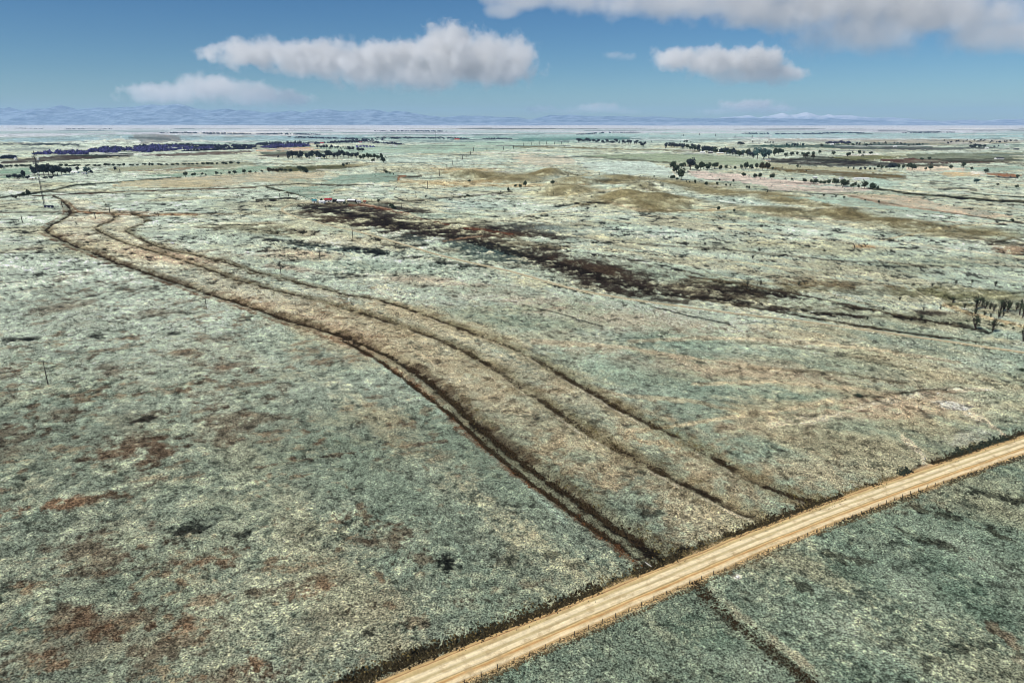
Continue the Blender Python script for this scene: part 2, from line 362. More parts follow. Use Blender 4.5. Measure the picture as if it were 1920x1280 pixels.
for p, wd, c_, w_ in (([(1240,552),(1340,566),(1440,582),(1560,602),(1700,624),(1850,642)],1.6,px_(60,54,42),.8),([(1290,518),(1390,534),(1480,550),(1600,574),(1700,594),(1800,612)],1.8,px_(50,42,32),.8),
    ([(1180,806),(1260,800),(1340,786),(1440,774),(1560,752)],4,px_(214,198,158),.6),([(1180,640),(1330,634),(1480,640),(1640,655),(1800,680)],3,px_(206,190,154),.5),([(1000,640),(1160,650),(1340,678),(1500,700)],3.5,px_(206,186,150),.45),
    ([(1300,720),(1440,716),(1600,730),(1760,760)],3,px_(206,188,150),.5),([(1400,690),(1560,700),(1700,720)],2.4,px_(96,84,60),.45),([(1150,740),(1300,752),(1420,780)],3,px_(206,190,150),.45),
    ([(1000,462),(1160,470),(1320,486),(1500,505),(1700,540)],1.4,px_(206,196,156),.5),([(1180,455),(1380,470),(1560,488),(1800,500)],1.2,px_(80,70,50),.5),([(1380,640),(1560,660),(1740,700)],2,px_(96,90,66),.4)): line(p, wd*1.35, c_, min(1, w_*1.25), .55)
for p in ([(1290,530),(1360,522),(1500,540),(1560,548)],): line(p, 2, px_(140,130,90), .5, 1)
# -- right of the road
blob(1383, 1081, 12, 6, px_(240,232,206), 1, 0, .7); 
for b in ((1700,1110,90,24,.6,30),(1560,1150,80,26,.5,30),(1850,1060,120,20,.4,25),(1420,1250,90,30,.45,20),(1760,1000,100,20,.35,25),(1680,1230,120,30,.4,25)):
    blob(b[0], b[1], b[2], b[3], px_(188,200,172), b[4]*.7, b[5], 1.5, .9)
for b in ((1780,1070,90,20,30),(1620,1080,90,16,25),(1850,1150,90,30,30),(1500,1110,60,16,30),(1330,1190,60,26,20),(1600,1260,60,20,30)):
    blob(b[0], b[1], b[2], b[3], px_(98,122,102), .5, b[4], 1.3, .9)
for p in ([(1550,1035),(1590,1048),(1630,1055)],[(1680,990),(1730,1010),(1800,1035)],[(1860,1170),(1890,1195),(1915,1230)],[(1480,1090),(1520,1108)],[(1700,950),(1800,975),(1915,1020)],[(1790,905),(1850,925),(1915,940)]):
    line(p, 6, px_(58,54,40), .7, 1.6, .0)
for b in ((1880,1185,26,8),(1910,1240,20,12),(1905,1210,16,8),(1820,1045,20,6)): blob(b[0], b[1], b[2], b[3], px_(190,172,140), .35, 30, 2.2)
# -- the dark boggy ground and burnt streak
wet = ((620,388,55,5,4),(650,402,85,9,6),(700,412,90,14,8),(660,405,50,9,4),(780,428,110,15,8),(850,442,80,14,2),(740,392,60,8,6),(720,400,70,10,8),
       (1000,424,60,5,0),(975,437,80,7,2),(900,425,40,7,6),(990,430,40,6,0),(1030,443,50,5,2),(1000,480,70,10,8),(1060,482,60,10,10),(1100,500,110,15,8),(1170,512,100,13,8),(1130,525,80,11,8),(1040,500,70,6,8),
       (1200,535,90,9,6),(1180,550,70,7,6),(1290,548,100,6,5),(1260,565,90,6,7),(1330,560,100,5,4),(1490,583,55,5,4),(1440,578,60,5,4),(1400,545,90,4,5),(1420,552,110,5,5),(1540,590,70,4,4),(1720,583,60,4,5),(1600,592,60,3,4),(1140,540,60,7,8))
for b in ((700,405,150,24,8),(860,440,190,26,9),(1080,495,200,34,10),(1300,545,230,22,6),(1560,580,260,14,5)): blob(b[0], b[1], b[2], b[3], px_(122,112,84), .7, b[4], 1.3, 1.0)
wet += ((1110,508,120,12,9),(1180,530,70,12,8),(1060,490,60,10,8),(730,416,90,12,8),(830,436,90,12,6))
for b in wet: blob(b[0], b[1], b[2], b[3], px_(54,45,38), .9, b[4], 1.25, .9, .7)
for b in ((1070,490,50,7,8),(1160,515,60,7,8),(600,405,50,9,6),(880,448,60,5,-6),(960,440,40,4,0),(1130,505,50,6,8),(850,470,40,6,10)): blob(b[0], b[1], b[2], b[3], px_(80,64,48), .6, b[4], 1.4, .8, .6)
for b in ((880,462,90,7,8),(920,480,60,8,8),(640,468,60,6,4),(700,472,60,5,4),(900,470,30,5,0)): blob(b[0], b[1], b[2], b[3], px_(74,94,88), .75, b[4], 1.6, .6)
for b in ((700,471,40,4,4),(690,475,30,3,0),(850,493,60,4,10),(650,465,40,3,6),(770,462,50,3,2),(500,448,60,3,6),(560,458,60,2.5,8)): blob(b[0], b[1], b[2], b[3], px_(34,40,38), .8, b[4], 1.6, .6)
for p,wd in (([(560,386),(640,398),(720,415),(800,430),(900,455),(980,478),(1080,505),(1180,535),(1240,552)],4),([(1240,552),(1330,560),(1440,572),(1530,588),(1600,592)],3),
          ([(1380,540),(1480,556),(1560,568),(1640,584),(1720,598),(1790,606),(1860,622)],2.4),([(1060,470),(1150,480),(1250,500),(1330,520)],1.6),([(1290,545),(1400,548),(1500,560)],2)):
    line(p, wd, px_(34,27,22), .9, 1.5)
line([(655,384),(700,388),(740,398),(800,412),(860,425),(920,433),(960,440)], 1.6, px_(110,64,40), .75, 1.3)
line([(675,382),(700,386),(730,393),(770,402)], .8, px_(214,172,136), .8, .8)
line([(830,452),(850,449),(880,445),(905,442)], 1.0, px_(196,160,124), .6, 1)
blob(1650,545,120,10,px_(96,86,52),.6,3,1.5); blob(1780,552,110,14,px_(118,112,72),.55,3,1.5); blob(1560,530,90,8,px_(120,96,60),.6,3,1.5); blob(1860,560,90,16,px_(112,112,70),.5,3,1.5)
blob(1905,468,40,8,px_(150,104,66),.7,4,1.5); blob(1890,455,60,4,px_(60,50,36),.7,4,1.5); blob(1622,462,22,4,px_(206,170,120),.8,0,1)
blob(450,428,90,8,px_(138,134,104),.8,3,1); blob(380,425,50,6,px_(136,132,106),.7,4,1)
# -- mid distance scratches and creek lines
for p, wd, c_, ww in (([(0,371),(60,363),(100,356),(140,347),(190,344),(250,340),(310,335),(340,333)],1.7,px_(34,38,26),.95),
          ([(60,368),(120,365),(200,361),(300,357),(400,354),(480,351)],1.2,px_(84,62,42),.9),([(0,398),(60,397),(130,397),(200,399),(300,400),(420,401),(490,402)],0.9,px_(86,70,50),.8),
          ([(130,380),(145,396),(210,402),(300,404),(370,403)],1.4,px_(150,112,76),.7),([(100,368),(116,374),(130,388)],1.8,px_(70,60,40),.8),([(190,372),(200,385),(196,392)],1.2,px_(120,118,90),.7),
          ([(500,351),(545,362),(575,371)],1.5,px_(60,60,42),.9),([(480,349),(560,345),(640,348),(700,348)],1.1,px_(70,66,48),.8),([(480,375),(545,372),(555,374)],1.6,px_(44,44,34),.9),
          ([(720,322),(735,328),(760,333),(790,331)],1.4,px_(76,70,52),.8),([(745,340),(750,333),(760,331)],2,px_(150,100,66),.8),
          ([(740,370),(760,378),(820,373),(900,366),(960,360)],1.3,px_(60,54,40),.8),([(1070,380),(1090,388),(1130,385),(1160,380),(1200,372)],1.5,px_(76,66,44),.8),
          ([(960,410),(1060,392),(1090,386)],1.2,px_(200,190,150),.6),([(1040,370),(1110,360),(1165,357)],1.6,px_(214,204,160),.8),([(1140,385),(1200,395),(1280,396),(1380,396)],1.5,px_(222,206,166),.8),
          ([(1060,372),(1075,355),(1080,342),(1100,326)],2,px_(206,196,150),.6),([(1180,382),(1240,396),(1340,399)],1.2,px_(84,70,48),.7),([(1400,404),(1480,410),(1600,418),(1740,424),(1860,420),(1920,417)],1.3,px_(222,214,180),.8),
          ([(1650,450),(1750,433),(1840,424)],1.6,px_(214,198,150),.6),([(1440,360),(1520,366),(1600,374),(1680,385),(1770,398),(1850,410),(1920,420)],1.5,px_(52,50,34),.85),
          ([(1640,353),(1700,362),(1790,370),(1860,376),(1920,379)],2.0,px_(40,40,24),.95),([(1810,360),(1850,366),(1920,370)],1.1,px_(50,50,36),.8),([(1760,355),(1800,353),(1830,357)],1.8,px_(60,64,56),.7),
          ([(1545,385),(1570,393),(1582,404)],2.2,px_(84,66,40),.8),([(1700,372),(1718,380),(1732,386)],1.4,px_(226,214,180),.7),([(1290,322),(1340,328),(1400,334),(1470,342),(1560,348),(1640,354)],1.4,px_(36,38,26),.9),
          ([(1600,500),(1690,525),(1760,570)],1.2,px_(214,210,170),.6),([(1770,570),(1830,590),(1920,612)],3,px_(200,176,130),.6),([(1860,455),(1900,445),(1920,452)],2,px_(60,50,34),.7),
          ([(1270,312),(1262,322),(1270,334)],1.6,px_(226,214,180),.8),([(1400,452),(1480,460),(1560,472)],1,px_(150,140,100),.6),([(1180,440),(1270,445),(1350,448)],1.8,px_(222,200,160),.6),
          ([(980,572),(1060,592),(1130,612)],1.2,px_(40,44,36),.8),([(1220,576),(1290,593),(1370,608)],1.1,px_(36,42,36),.85),([(985,523),(1040,536),(1110,553)],1.2,px_(36,36,30),.8),
          ([(1080,440),(1160,460),(1240,475),(1350,520),(1420,545)],1.0,px_(60,56,42),.5),([(1180,490),(1250,505),(1330,515),(1440,560)],1.2,px_(70,62,44),.5),
          ([(480,530),(640,520),(760,517),(860,512)],.9,px_(70,76,64),.6),([(0,475),(60,475),(140,473)],.8,px_(70,76,64),.7)):
    line(p, wd*1.15, c_, min(1, ww*1.15), .45)
# hills in the middle
for b in ((893,330,75,12,2),(985,338,60,10,0),(1030,328,45,8,0),(1080,345,60,8,-4),(1140,340,80,9,6),(1060,360,70,8,-4),(1170,372,70,9,-4),(1220,385,130,12,5),(1440,372,140,11,8),(1300,352,130,11,8),(1440,402,120,11,4),(1620,415,140,10,5),(1700,430,120,10,6),(1250,378,90,9,3),(620,313,100,3.5,-4),(1860,438,80,10,3)):
    blob(b[0], b[1], b[2], b[3], px_(140,130,92), .92, b[4], .6, .8, .85)
for b in ((930,338,50,4,8),(1110,334,60,4,8),(1180,352,100,5,8),(880,322,60,4,3),(1100,350,40,4,-6),(1240,362,120,4,9),(1180,388,90,4,6),(1000,330,40,3,6),(1550,405,120,4,5),(1720,424,130,4,6)):
    blob(b[0], b[1], b[2], b[3], px_(104,92,58), .5, b[4], 1.0, .8)
for b in ((850,318,60,4),(980,348,50,3),(1090,352,40,3),(1340,400,40,3),(820,345,60,6),(870,345,60,5)): blob(b[0], b[1], b[2], b[3], px_(206,180,128), .6, 0, 1.4)
for b in ((1110,300,120,10,6),(1080,340,60,5,0),(1370,380,110,6,6),(780,300,90,8,0),(900,300,80,8,-3),(1300,332,40,6,0),(1250,440,200,10,3),(880,385,90,10,2)): blob(b[0], b[1], b[2], b[3], px_(190,208,190), .7, b[4], .9, .9)
# -- far fields
FLD = (
 ([(0,262),(140,258),(240,256),(560,254),(700,256),(700,262),(240,266),(0,268)], (150,178,180), .8), ([(0,270),(60,269),(150,271),(150,273),(0,272)], (50,58,60), .85),
 ([(0,277),(60,276),(110,278),(60,281),(0,281)], (104,112,112), .8), ([(0,281),(160,276),(240,274),(160,279),(0,285)], (196,204,184), .8),
 ([(0,301),(60,296),(120,291),(250,288),(245,293),(160,299),(60,306),(0,308)], (60,46,38), .95), ([(130,291),(250,287),(248,291),(180,296)], (34,40,22), .9),
 ([(0,309),(160,300),(300,294),(480,288),(480,296),(300,303),(60,313),(0,316)], (200,208,180), .9), ([(250,290),(420,283),(480,282),(480,286),(300,293)], (86,66,56), .85),
 ([(0,318),(45,316),(62,326),(50,333),(0,336)], (132,160,134), .9), ([(200,314),(290,308),(460,303),(480,309),(330,318),(200,322)], (150,150,120), .8), ([(210,322),(330,318),(400,312),(330,314)], (130,84,56), .5),
 ([(250,331),(330,322),(480,312),(530,312),(480,322),(330,332)], (142,166,140), .85), ([(300,350),(320,334),(400,330),(480,324),(600,322),(610,334),(480,342),(400,350)], (198,182,146), .65),
 ([(180,350),(300,338),(420,336),(400,352)], (196,184,144), .7),
 ([(480,281),(520,278),(600,277),(600,281),(540,283),(480,284)], (206,170,134), .9), ([(480,285),(600,282),(640,284),(540,290),(480,293)], (84,96,80), .85), ([(480,290),(540,288),(540,292),(480,296)], (78,66,54), .8),
 ([(510,314),(600,310),(650,311),(640,317),(580,320),(510,323)], (82,84,52), .9), ([(600,345),(640,328),(740,324),(745,340),(700,346)], (140,164,144), .85), ([(530,352),(620,350),(640,362),(600,371),(570,371)], (150,174,152), .8),
 ([(600,276),(760,272),(1000,264),(1080,268),(900,284),(700,292),(620,286)], (160,186,164), .7), ([(960,258),(1180,256),(1180,263),(960,266)], (92,132,122), .8), ([(640,258),(1000,254),(1300,254),(1000,260),(700,263)], (140,174,160), .7),
 ([(960,274),(1250,280),(1440,287),(1250,283),(1100,279),(960,276)], (104,96,60), .8), ([(1090,292),(1200,288),(1330,290),(1440,302),(1440,310),(1340,309),(1200,300)], (150,164,132), .85), ([(1090,292),(1250,303),(1280,306),(1240,305),(1100,296)], (80,84,58), .8),
 ([(960,290),(1060,292),(1080,305),(1000,312),(960,305)], (206,192,164), .6), ([(1090,305),(1220,303),(1265,320),(1260,330),(1180,327),(1090,318)], (204,218,200), .8),
 ([(1290,320),(1330,321),(1440,334),(1600,350),(1640,356),(1520,352),(1440,352),(1380,345),(1300,336)], (222,204,184), .9), ([(1440,352),(1520,352),(1640,357),(1560,362),(1440,356)], (214,198,180), .7),
 ([(1580,372),(1640,366),(1720,368),(1760,382),(1840,396),(1900,405),(1860,410),(1700,392)], (208,184,152), .6), ([(1430,375),(1600,376),(1750,398),(1850,408),(1700,402),(1560,385)], (166,190,170), .6),
 ([(1460,350),(1620,345),(1640,330),(1700,345),(1640,352)], (176,200,180), .6), ([(1420,312),(1540,318),(1700,330),(1700,337),(1600,333),(1480,322),(1440,318)], (100,84,48), .85), ([(1430,306),(1560,313),(1700,324),(1700,328),(1560,320),(1420,312)], (172,168,132), .8),
 ([(1440,297),(1560,298),(1700,306),(1700,309),(1600,313),(1560,312),(1440,305)], (34,26,26), .97), ([(1500,292),(1600,296),(1650,300),(1640,304),(1560,302),(1480,298)], (38,36,20), .9), ([(1650,300),(1700,297),(1800,300),(1900,304),(1800,307),(1690,306)], (78,42,32), .9),
 ([(1560,296),(1640,291),(1720,293),(1650,300),(1600,300)], (112,112,70), .8), ([(1700,288),(1920,286),(1920,300),(1800,303),(1700,297)], (106,114,90), .85), ([(1740,298),(1920,296),(1920,302),(1800,306)], (58,56,40), .8),
 ([(1400,272),(1490,272),(1560,271),(1740,270),(1750,276),(1600,278),(1400,276)], (26,62,52), .95), ([(1560,276),(1860,276),(1900,280),(1700,281),(1560,280)], (70,70,66), .85), ([(1440,262),(1920,262),(1920,266),(1440,265)], (160,148,130), .6),
 ([(1600,264),(1800,262),(1920,268),(1800,273),(1640,270)], (150,142,118), .7), ([(1700,314),(1780,312),(1860,322),(1780,320),(1700,321)], (226,206,176), .85), ([(1690,309),(1780,307),(1780,312),(1700,313)], (60,50,32), .8),
 ([(1760,326),(1840,322),(1880,326),(1830,330),(1770,332)], (214,186,136), .7), ([(1850,322),(1920,328),(1920,333),(1850,328)], (150,96,60), .8), ([(1850,330),(1920,332),(1920,335),(1860,333)], (34,40,46), .9), ([(1820,322),(1850,320),(1856,328),(1820,328)], (236,228,206), .9),
 ([(1780,318),(1920,310),(1920,318),(1840,322)], (150,176,156), .7), ([(1580,290),(1660,288),(1660,291),(1590,293)], (232,226,210), .85), ([(1720,282),(1820,283),(1820,285),(1720,285)], (214,220,200), .8),
 ([(1440,250),(1920,250),(1920,260),(1440,259)], (160,190,184), .8), ([(960,249),(1440,248),(1440,256),(960,256)], (164,192,182), .8), ([(240,258),(330,256),(340,266),(250,270)], (130,126,120), .7))
for pts, c_, ww in FLD: quadf(pts, px_(*c_), min(1, ww*1.15), .6)
for k in range(150):                                      # field lines and hedges, thin
    py_ = 241+rnd.random()**1.5*50; px0 = rnd.uniform(-50, 1920); L_ = rnd.uniform(30, 220)
    line([(px0, py_), (px0+L_, py_+rnd.uniform(-.6, .6))], rnd.uniform(.35, .7), px_(*rnd.choice([(60,80,80),(90,110,110),(50,60,52),(230,228,220),(40,50,70),(224,220,205)])), .7, .3)
for k in range(90):
    py_ = 292+rnd.random()*75; px0 = rnd.uniform(-50, 1920); L_ = rnd.uniform(30, 140)
    line([(px0, py_), (px0+L_, py_+rnd.uniform(-3, 3))], rnd.uniform(.4, .9), px_(*rnd.choice([(70,70,50),(60,54,40),(226,226,206),(226,222,196),(50,54,42)])), .55, 1.2)

# dark gaps and paler tops at the scale of the tufts, over everything painted so far
fd = sstep(244, 268, V)*(1-SM); nr_ = sstep(640, 460, V)*(1-.85*sstep(390, 320, V))                  # calmer in the far plain, where pale haze is painted in
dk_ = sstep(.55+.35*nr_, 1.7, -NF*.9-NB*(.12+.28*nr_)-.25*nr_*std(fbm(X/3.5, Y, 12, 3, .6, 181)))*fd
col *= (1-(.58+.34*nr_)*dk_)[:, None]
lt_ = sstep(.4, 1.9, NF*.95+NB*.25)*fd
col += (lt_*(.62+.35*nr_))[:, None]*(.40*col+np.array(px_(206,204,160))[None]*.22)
# -- the ditches: dark rank growth in and beside them
def ditch_paint(poly, w1, off, wt, rgb=px_(32,25,18), seed=0, cut=0.0):
    d, s, a = polydist(X, Y, poly, 30.0)
    q = d*s-off
    e = abs(q)/w1+1.1*(n3-0.5)*2+0.6*(n12-0.5)*2
    m = (1-sstep(0.5, 1.35, e))*(d < 29)
    if cut: m *= sstep(cut-0.12, cut+0.10, fbm(X, Y, 16, 4, .6, 200+seed))
    paint(m, rgb, wt)
dd, ss_, aa = polydist(X, Y, D1, 30.0)
paint((1-sstep(3, 10, dd+6*(n12-.5)))*(dd < 29), px_(100,84,56), .55)
ditch_paint(D1, 2.0, 0.0, .97); ditch_paint(D1B, 1.1, 0, .92, seed=2); ditch_paint(D1, 1.6, 7.0, .6, px_(112,72,42), seed=4, cut=.5)
ditch_paint(D1, 2.8, -3.0, .6, px_(66,48,32), seed=7, cut=.42)
for Dk, sd_ in ((D2, 10), (D3, 20)):
    dd, ss_, aa = polydist(X, Y, Dk, 30.0)
    paint((1-sstep(2, 8, dd+6*(n12-.5)))*(dd < 29), px_(120,108,74), .5)
    ditch_paint(Dk, 1.7, 0, .95, px_(42,32,22), sd_, .42); ditch_paint(Dk, .8, 2.6, .6, px_(222,212,180), sd_+3, .5)
    ditch_paint(Dk, 3.0, -2.2, .36, px_(92,80,54), sd_+5, .40); ditch_paint(Dk, 2.2, -6.5, .25, px_(84,70,44), sd_+6, .5)
ditch_paint(LOWER, 2.0, 0, .75, px_(60,56,42), 40, .34); ditch_paint(LOWER, 1.4, -3.2, .5, px_(206,194,158), 43, .5)
ditch_paint(RDITCH, 1.7, 0.0, .97, px_(24,22,18), 50, .30)
paint(sstep(6.6, 4.6, dr+3*(n3-.5))*(dr < 39)*(sr < 0), px_(186,160,116), .8)
paint(sstep(6.6, 5.0, dr+2*(n3-.5))*(dr < 39)*(sr > 0), px_(206,174,122), .9)
paint((1-sstep(.8, 3.0, dt+1.5*(n3-.5)))*(dt < 29), px_(214,200,162), .7)
blob(1738, 880, 34, 10, px_(226,198,152), .97, -22, .3, .3); blob(1900, 826, 22, 5, px_(226,204,160), .9, -14, .4)
col *= np.exp(NF*.10*sstep(236, 262, V))[:, None]
col = np.clip(col, 0.006, 0.92)

ii = (np.arange(nR-1)[:, None]*nA+np.arange(nA)[None, :]); jn = (np.arange(nA)+1) % nA
i2 = (np.arange(nR-1)[:, None]*nA+jn[None, :])
faces = np.stack([ii.ravel(), i2.ravel(), (i2+nA).ravel(), (ii+nA).ravel()], 1)
faces = faces[:, ::-1]
def ground_material():
    m = bpy.data.materials.new("prairie"); m.use_nodes = True; n = m.node_tree; L = n.links
    b = n.nodes['Principled BSDF']; b.inputs['Roughness'].default_value = 1.0; b.inputs['Specular IOR Level'].default_value = 0.05
    tc = n.nodes.new('ShaderNodeTexCoord'); at_ = n.nodes.new('ShaderNodeAttribute'); at_.attribute_name = 'Col'
    def noise(scale, det, ro, lo, hi, a, c):
        no = n.nodes.new('ShaderNodeTexNoise'); no.inputs['Scale'].default_value = scale; no.inputs['Detail'].default_value = det; no.inputs['Roughness'].default_value = ro
        L.new(tc.outputs['Object'], no.inputs['Vector'])
        r = n.nodes.new('ShaderNodeMapRange'); r.inputs['From Min'].default_value = lo; r.inputs['From Max'].default_value = hi
        r.inputs['To Min'].default_value = a; r.inputs['To Max'].default_value = c; L.new(no.outputs[0], r.inputs[0]); return no, r
    n1, r1 = noise(2.0, 3, .75, .40, .60, .22, 1.8)          # tufts under a metre
    n2, r2 = noise(0.30, 6, .8, .36, .64, .74, 1.26)         # clumps of several metres
    n3_, r3 = noise(0.018, 7, .7, .34, .66, .78, 1.22)        # drifts
    def mul(a, b_):
        q = n.nodes.new('ShaderNodeMath'); q.operation = 'MULTIPLY'; L.new(a, q.inputs[0]); L.new(b_, q.inputs[1]); return q.outputs[0]
    f = mul(mul(r1.outputs[0], r2.outputs[0]), r3.outputs[0])
    sc_ = n.nodes.new('ShaderNodeVectorMath'); sc_.operation = 'SCALE'; L.new(at_.outputs['Color'], sc_.inputs[0]); L.new(f, sc_.inputs['Scale'])
    L.new(sc_.outputs[0], b.inputs['Base Color'])
    bp = n.nodes.new('ShaderNodeBump'); bp.inputs['Strength'].default_value = 1.0; bp.inputs['Distance'].default_value = 0.5
    L.new(n1.outputs[0], bp.inputs['Height'])
    bp2 = n.nodes.new('ShaderNodeBump'); bp2.inputs['Strength'].default_value = 0.8; bp2.inputs['Distance'].default_value = 1.8
    L.new(n2.outputs[0], bp2.inputs['Height']); L.new(bp.outputs[0], bp2.inputs['Normal']); L.new(bp2.outputs[0], b.inputs['Normal'])
    return m
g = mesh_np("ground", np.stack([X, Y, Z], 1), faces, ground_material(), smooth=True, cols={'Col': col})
tag(g, kind='structure')
colgrid = col.reshape(nR, nA, 3)
def colat(x, y):
    r = np.hypot(x, y); a = np.arctan2(x, y)
    i = np.clip(np.searchsorted(R, r), 0, nR-1); j = np.clip(np.searchsorted(A, a), 0, nA-1)
    return colgrid[i, j]

# ------------------------------------------------------------------ dirt road and track
def resample(poly, step):
    out = []; 
    P = [Vector((p[0], p[1])) for p in poly]
    # smooth (Chaikin)
    for _ in range(3):
        Q = [P[0]]
        for a, b in zip(P[:-1], P[1:]): Q += [a*.75+b*.25, a*.25+b*.75]
        Q.append(P[-1]); P = Q
    acc = 0; out = [P[0]]
    for a, b in zip(P[:-1], P[1:]):
        l = (b-a).length; d = step-acc
        while d <= l: out.append(a+(b-a)*(d/l)); d += step
        acc = (l-(d-step)) if l >= 0 else acc
        acc = acc % step if acc >= step else acc
    return out
def ribbon(name, poly, offs, zoff, step, m, zlow=-0.5):
    P = resample(poly, step); n = len(P); k = len(offs)
    xs, ys, ac, al = [], [], [], []
    for i, p in enumerate(P):
        t = (P[min(i+1, n-1)]-P[max(i-1, 0)]).normalized(); nn = Vector((t.y, -t.x)); wl_, wr_ = [float(fbm([i*step], [k9], 14, 4, .6, 91)[0]-.5)*1.9 for k9 in (3., 90.)]
        for o in offs: q = p+nn*(o+(wl_ if o < 0 else wr_)*max(0, abs(o)/max(offs)-.45)*1.8); xs.append(q.x); ys.append(q.y); ac.append(o); al.append(i*step)
    xs = np.array(xs); ys = np.array(ys); ac = np.array(ac); al = np.array(al)
    z = H(xs, ys)+zoff(ac, al, xs, ys)
    I = np.arange(n-1)[:, None]*k+np.arange(k-1)[None, :]
    f = np.stack([I.ravel(), (I+1).ravel(), (I+k+1).ravel(), (I+k).ravel()], 1)
    o = mesh_np(name, np.stack([xs, ys, z], 1), f, m, smooth=True, cols={'across': ac, 'along': al})
    o['kind'] = 'structure'; return o
def road_material(name, stops, half, nscale=0.5):
    m = bpy.data.materials.new(name); m.use_nodes = True; n = m.node_tree; L = n.links
    b = n.nodes['Principled BSDF']; b.inputs['Roughness'].default_value = .95; b.inputs['Specular IOR Level'].default_value = .1
    a = n.nodes.new('ShaderNodeAttribute'); a.attribute_name = 'across'; l = n.nodes.new('ShaderNodeAttribute'); l.attribute_name = 'along'
    cb = n.nodes.new('ShaderNodeCombineXYZ'); L.new(a.outputs['Fac'], cb.inputs[0])
    sm = n.nodes.new('ShaderNodeMath'); sm.operation = 'MULTIPLY'; sm.inputs[1].default_value = 0.07; L.new(l.outputs['Fac'], sm.inputs[0]); L.new(sm.outputs[0], cb.inputs[1])
    no = n.nodes.new('ShaderNodeTexNoise'); no.inputs['Scale'].default_value = 1.3; no.inputs['Detail'].default_value = 5; L.new(cb.outputs[0], no.inputs['Vector'])
    w1 = n.nodes.new('ShaderNodeMath'); w1.operation = 'MULTIPLY_ADD'; w1.inputs[1].default_value = 1.2; L.new(no.outputs[0], w1.inputs[0]); L.new(a.outputs['Fac'], w1.inputs[2])
    mr = n.nodes.new('ShaderNodeMapRange'); mr.inputs['From Min'].default_value = -half+.6; mr.inputs['From Max'].default_value = half+.6; L.new(w1.outputs[0], mr.inputs[0])
    cr = n.nodes.new('ShaderNodeValToRGB'); L.new(mr.outputs[0], cr.inputs[0])
    e = cr.color_ramp.elements
    while len(e) > 1: e.remove(e[-1])
    for i, (p, c_) in enumerate(stops):
        pp = min(1, max(0, (p+half)/(2*half))); q = e[0] if i == 0 else e.new(pp)
        q.position = pp; q.color = (*lin(*c_), 1)
    tc = n.nodes.new('ShaderNodeTexCoord'); n2 = n.nodes.new('ShaderNodeTexNoise'); n2.inputs['Scale'].default_value = .9; n2.inputs['Detail'].default_value = 6; n2.inputs['Roughness'].default_value = .7; L.new(tc.outputs['Object'], n2.inputs['Vector'])
    m2 = n.nodes.new('ShaderNodeMapRange'); m2.inputs['From Min'].default_value = .3; m2.inputs['From Max'].default_value = .7; m2.inputs['To Min'].default_value = .84; m2.inputs['To Max'].default_value = 1.14; L.new(n2.outputs[0], m2.inputs[0])
    n3b = n.nodes.new('ShaderNodeMapRange'); n3b.inputs['From Min'].default_value = .3; n3b.inputs['From Max'].default_value = .7; n3b.inputs['To Min'].default_value = .82; n3b.inputs['To Max'].default_value = 1.15; L.new(no.outputs[0], n3b.inputs[0])
    q = n.nodes.new('ShaderNodeMath'); q.operation = 'MULTIPLY'; L.new(m2.outputs[0], q.inputs[0]); L.new(n3b.outputs[0], q.inputs[1])
    n5 = n.nodes.new('ShaderNodeTexNoise'); n5.inputs['Scale'].default_value = .25; n5.inputs['Detail'].default_value = 8; n5.inputs['Roughness'].default_value = .75; L.new(tc.outputs['Object'], n5.inputs['Vector'])
    m5 = n.nodes.new('ShaderNodeMapRange'); m5.inputs['From Min'].default_value = .52; m5.inputs['From Max'].default_value = .70; L.new(n5.outputs[0], m5.inputs[0])
    x5 = n.nodes.new('ShaderNodeMix'); x5.data_type = 'RGBA'; L.new(m5.outputs[0], x5.inputs['Factor']); L.new(cr.outputs[0], x5.inputs['A']); x5.inputs['B'].default_value = (*lin(178, 152, 108), 1)
    v = n.nodes.new('ShaderNodeVectorMath'); v.operation = 'SCALE'; L.new(x5.outputs['Result'], v.inputs[0]); L.new(q.outputs[0], v.inputs['Scale']); L.new(v.outputs[0], b.inputs['Base Color'])
    bp = n.nodes.new('ShaderNodeBump'); bp.inputs['Distance'].default_value = .12; bp.inputs['Strength'].default_value = .8; L.new(n2.outputs[0], bp.inputs['Height']); L.new(bp.outputs[0], b.inputs['Normal'])
    return m
def road_z(a, l, x, y):
    crown = 0.38-0.009*a*a
    wr = 0.13*np.exp(-((abs(a)-3.05)/.28)**2)*(0.3+1.4*vnoise(l/3.0, a*0, 5))
    e = np.clip((abs(a)-4.35)/0.55, 0, 1)
    return crown+wr-e*0.8
offs = list(np.concatenate([[-4.9, -4.6], np.linspace(-4.35, 4.35, 41), [4.6, 4.9]]))
rm = road_material("graded_dirt", [(a_*.61, c_) for a_, c_ in [(-7.6,(186,150,100)),(-6.4,(206,176,122)),(-5.6,(156,116,76)),(-5.1,(218,190,136)),(-3.6,(188,168,118)),(-2.7,(238,220,178)),(-1.3,(236,218,176)),(-0.45,(196,178,132)),(.35,(200,182,136)),(1.1,(238,220,178)),(2.7,(236,216,172)),(3.3,(158,136,92)),(3.7,(220,192,136)),(4.7,(190,144,88)),(5.5,(226,202,154)),(6.6,(234,214,172)),(7.6,(196,164,112))]], 4.7)
ribbon("dirt_road", ROAD, offs, road_z, 0.6, rm)
tm = road_material("track_dirt", [(-1.7,(160,160,124)),(-1.1,(222,212,180)),(-.5,(222,210,176)),(-.2,(160,156,116)),(.3,(160,156,116)),(.6,(226,214,180)),(1.2,(200,188,150)),(1.7,(104,96,70))], 1.7)
ribbon("dirt_track", TRACK, [-1.9, -1.6, -1.2, -.8, 0, .8, 1.2, 1.6, 1.9], lambda a, l, x, y: 0.22-(abs(a) > 1.7)*0.5-0.08*np.exp(-((abs(a)-.8)/.3)**2), 2.0, tm)

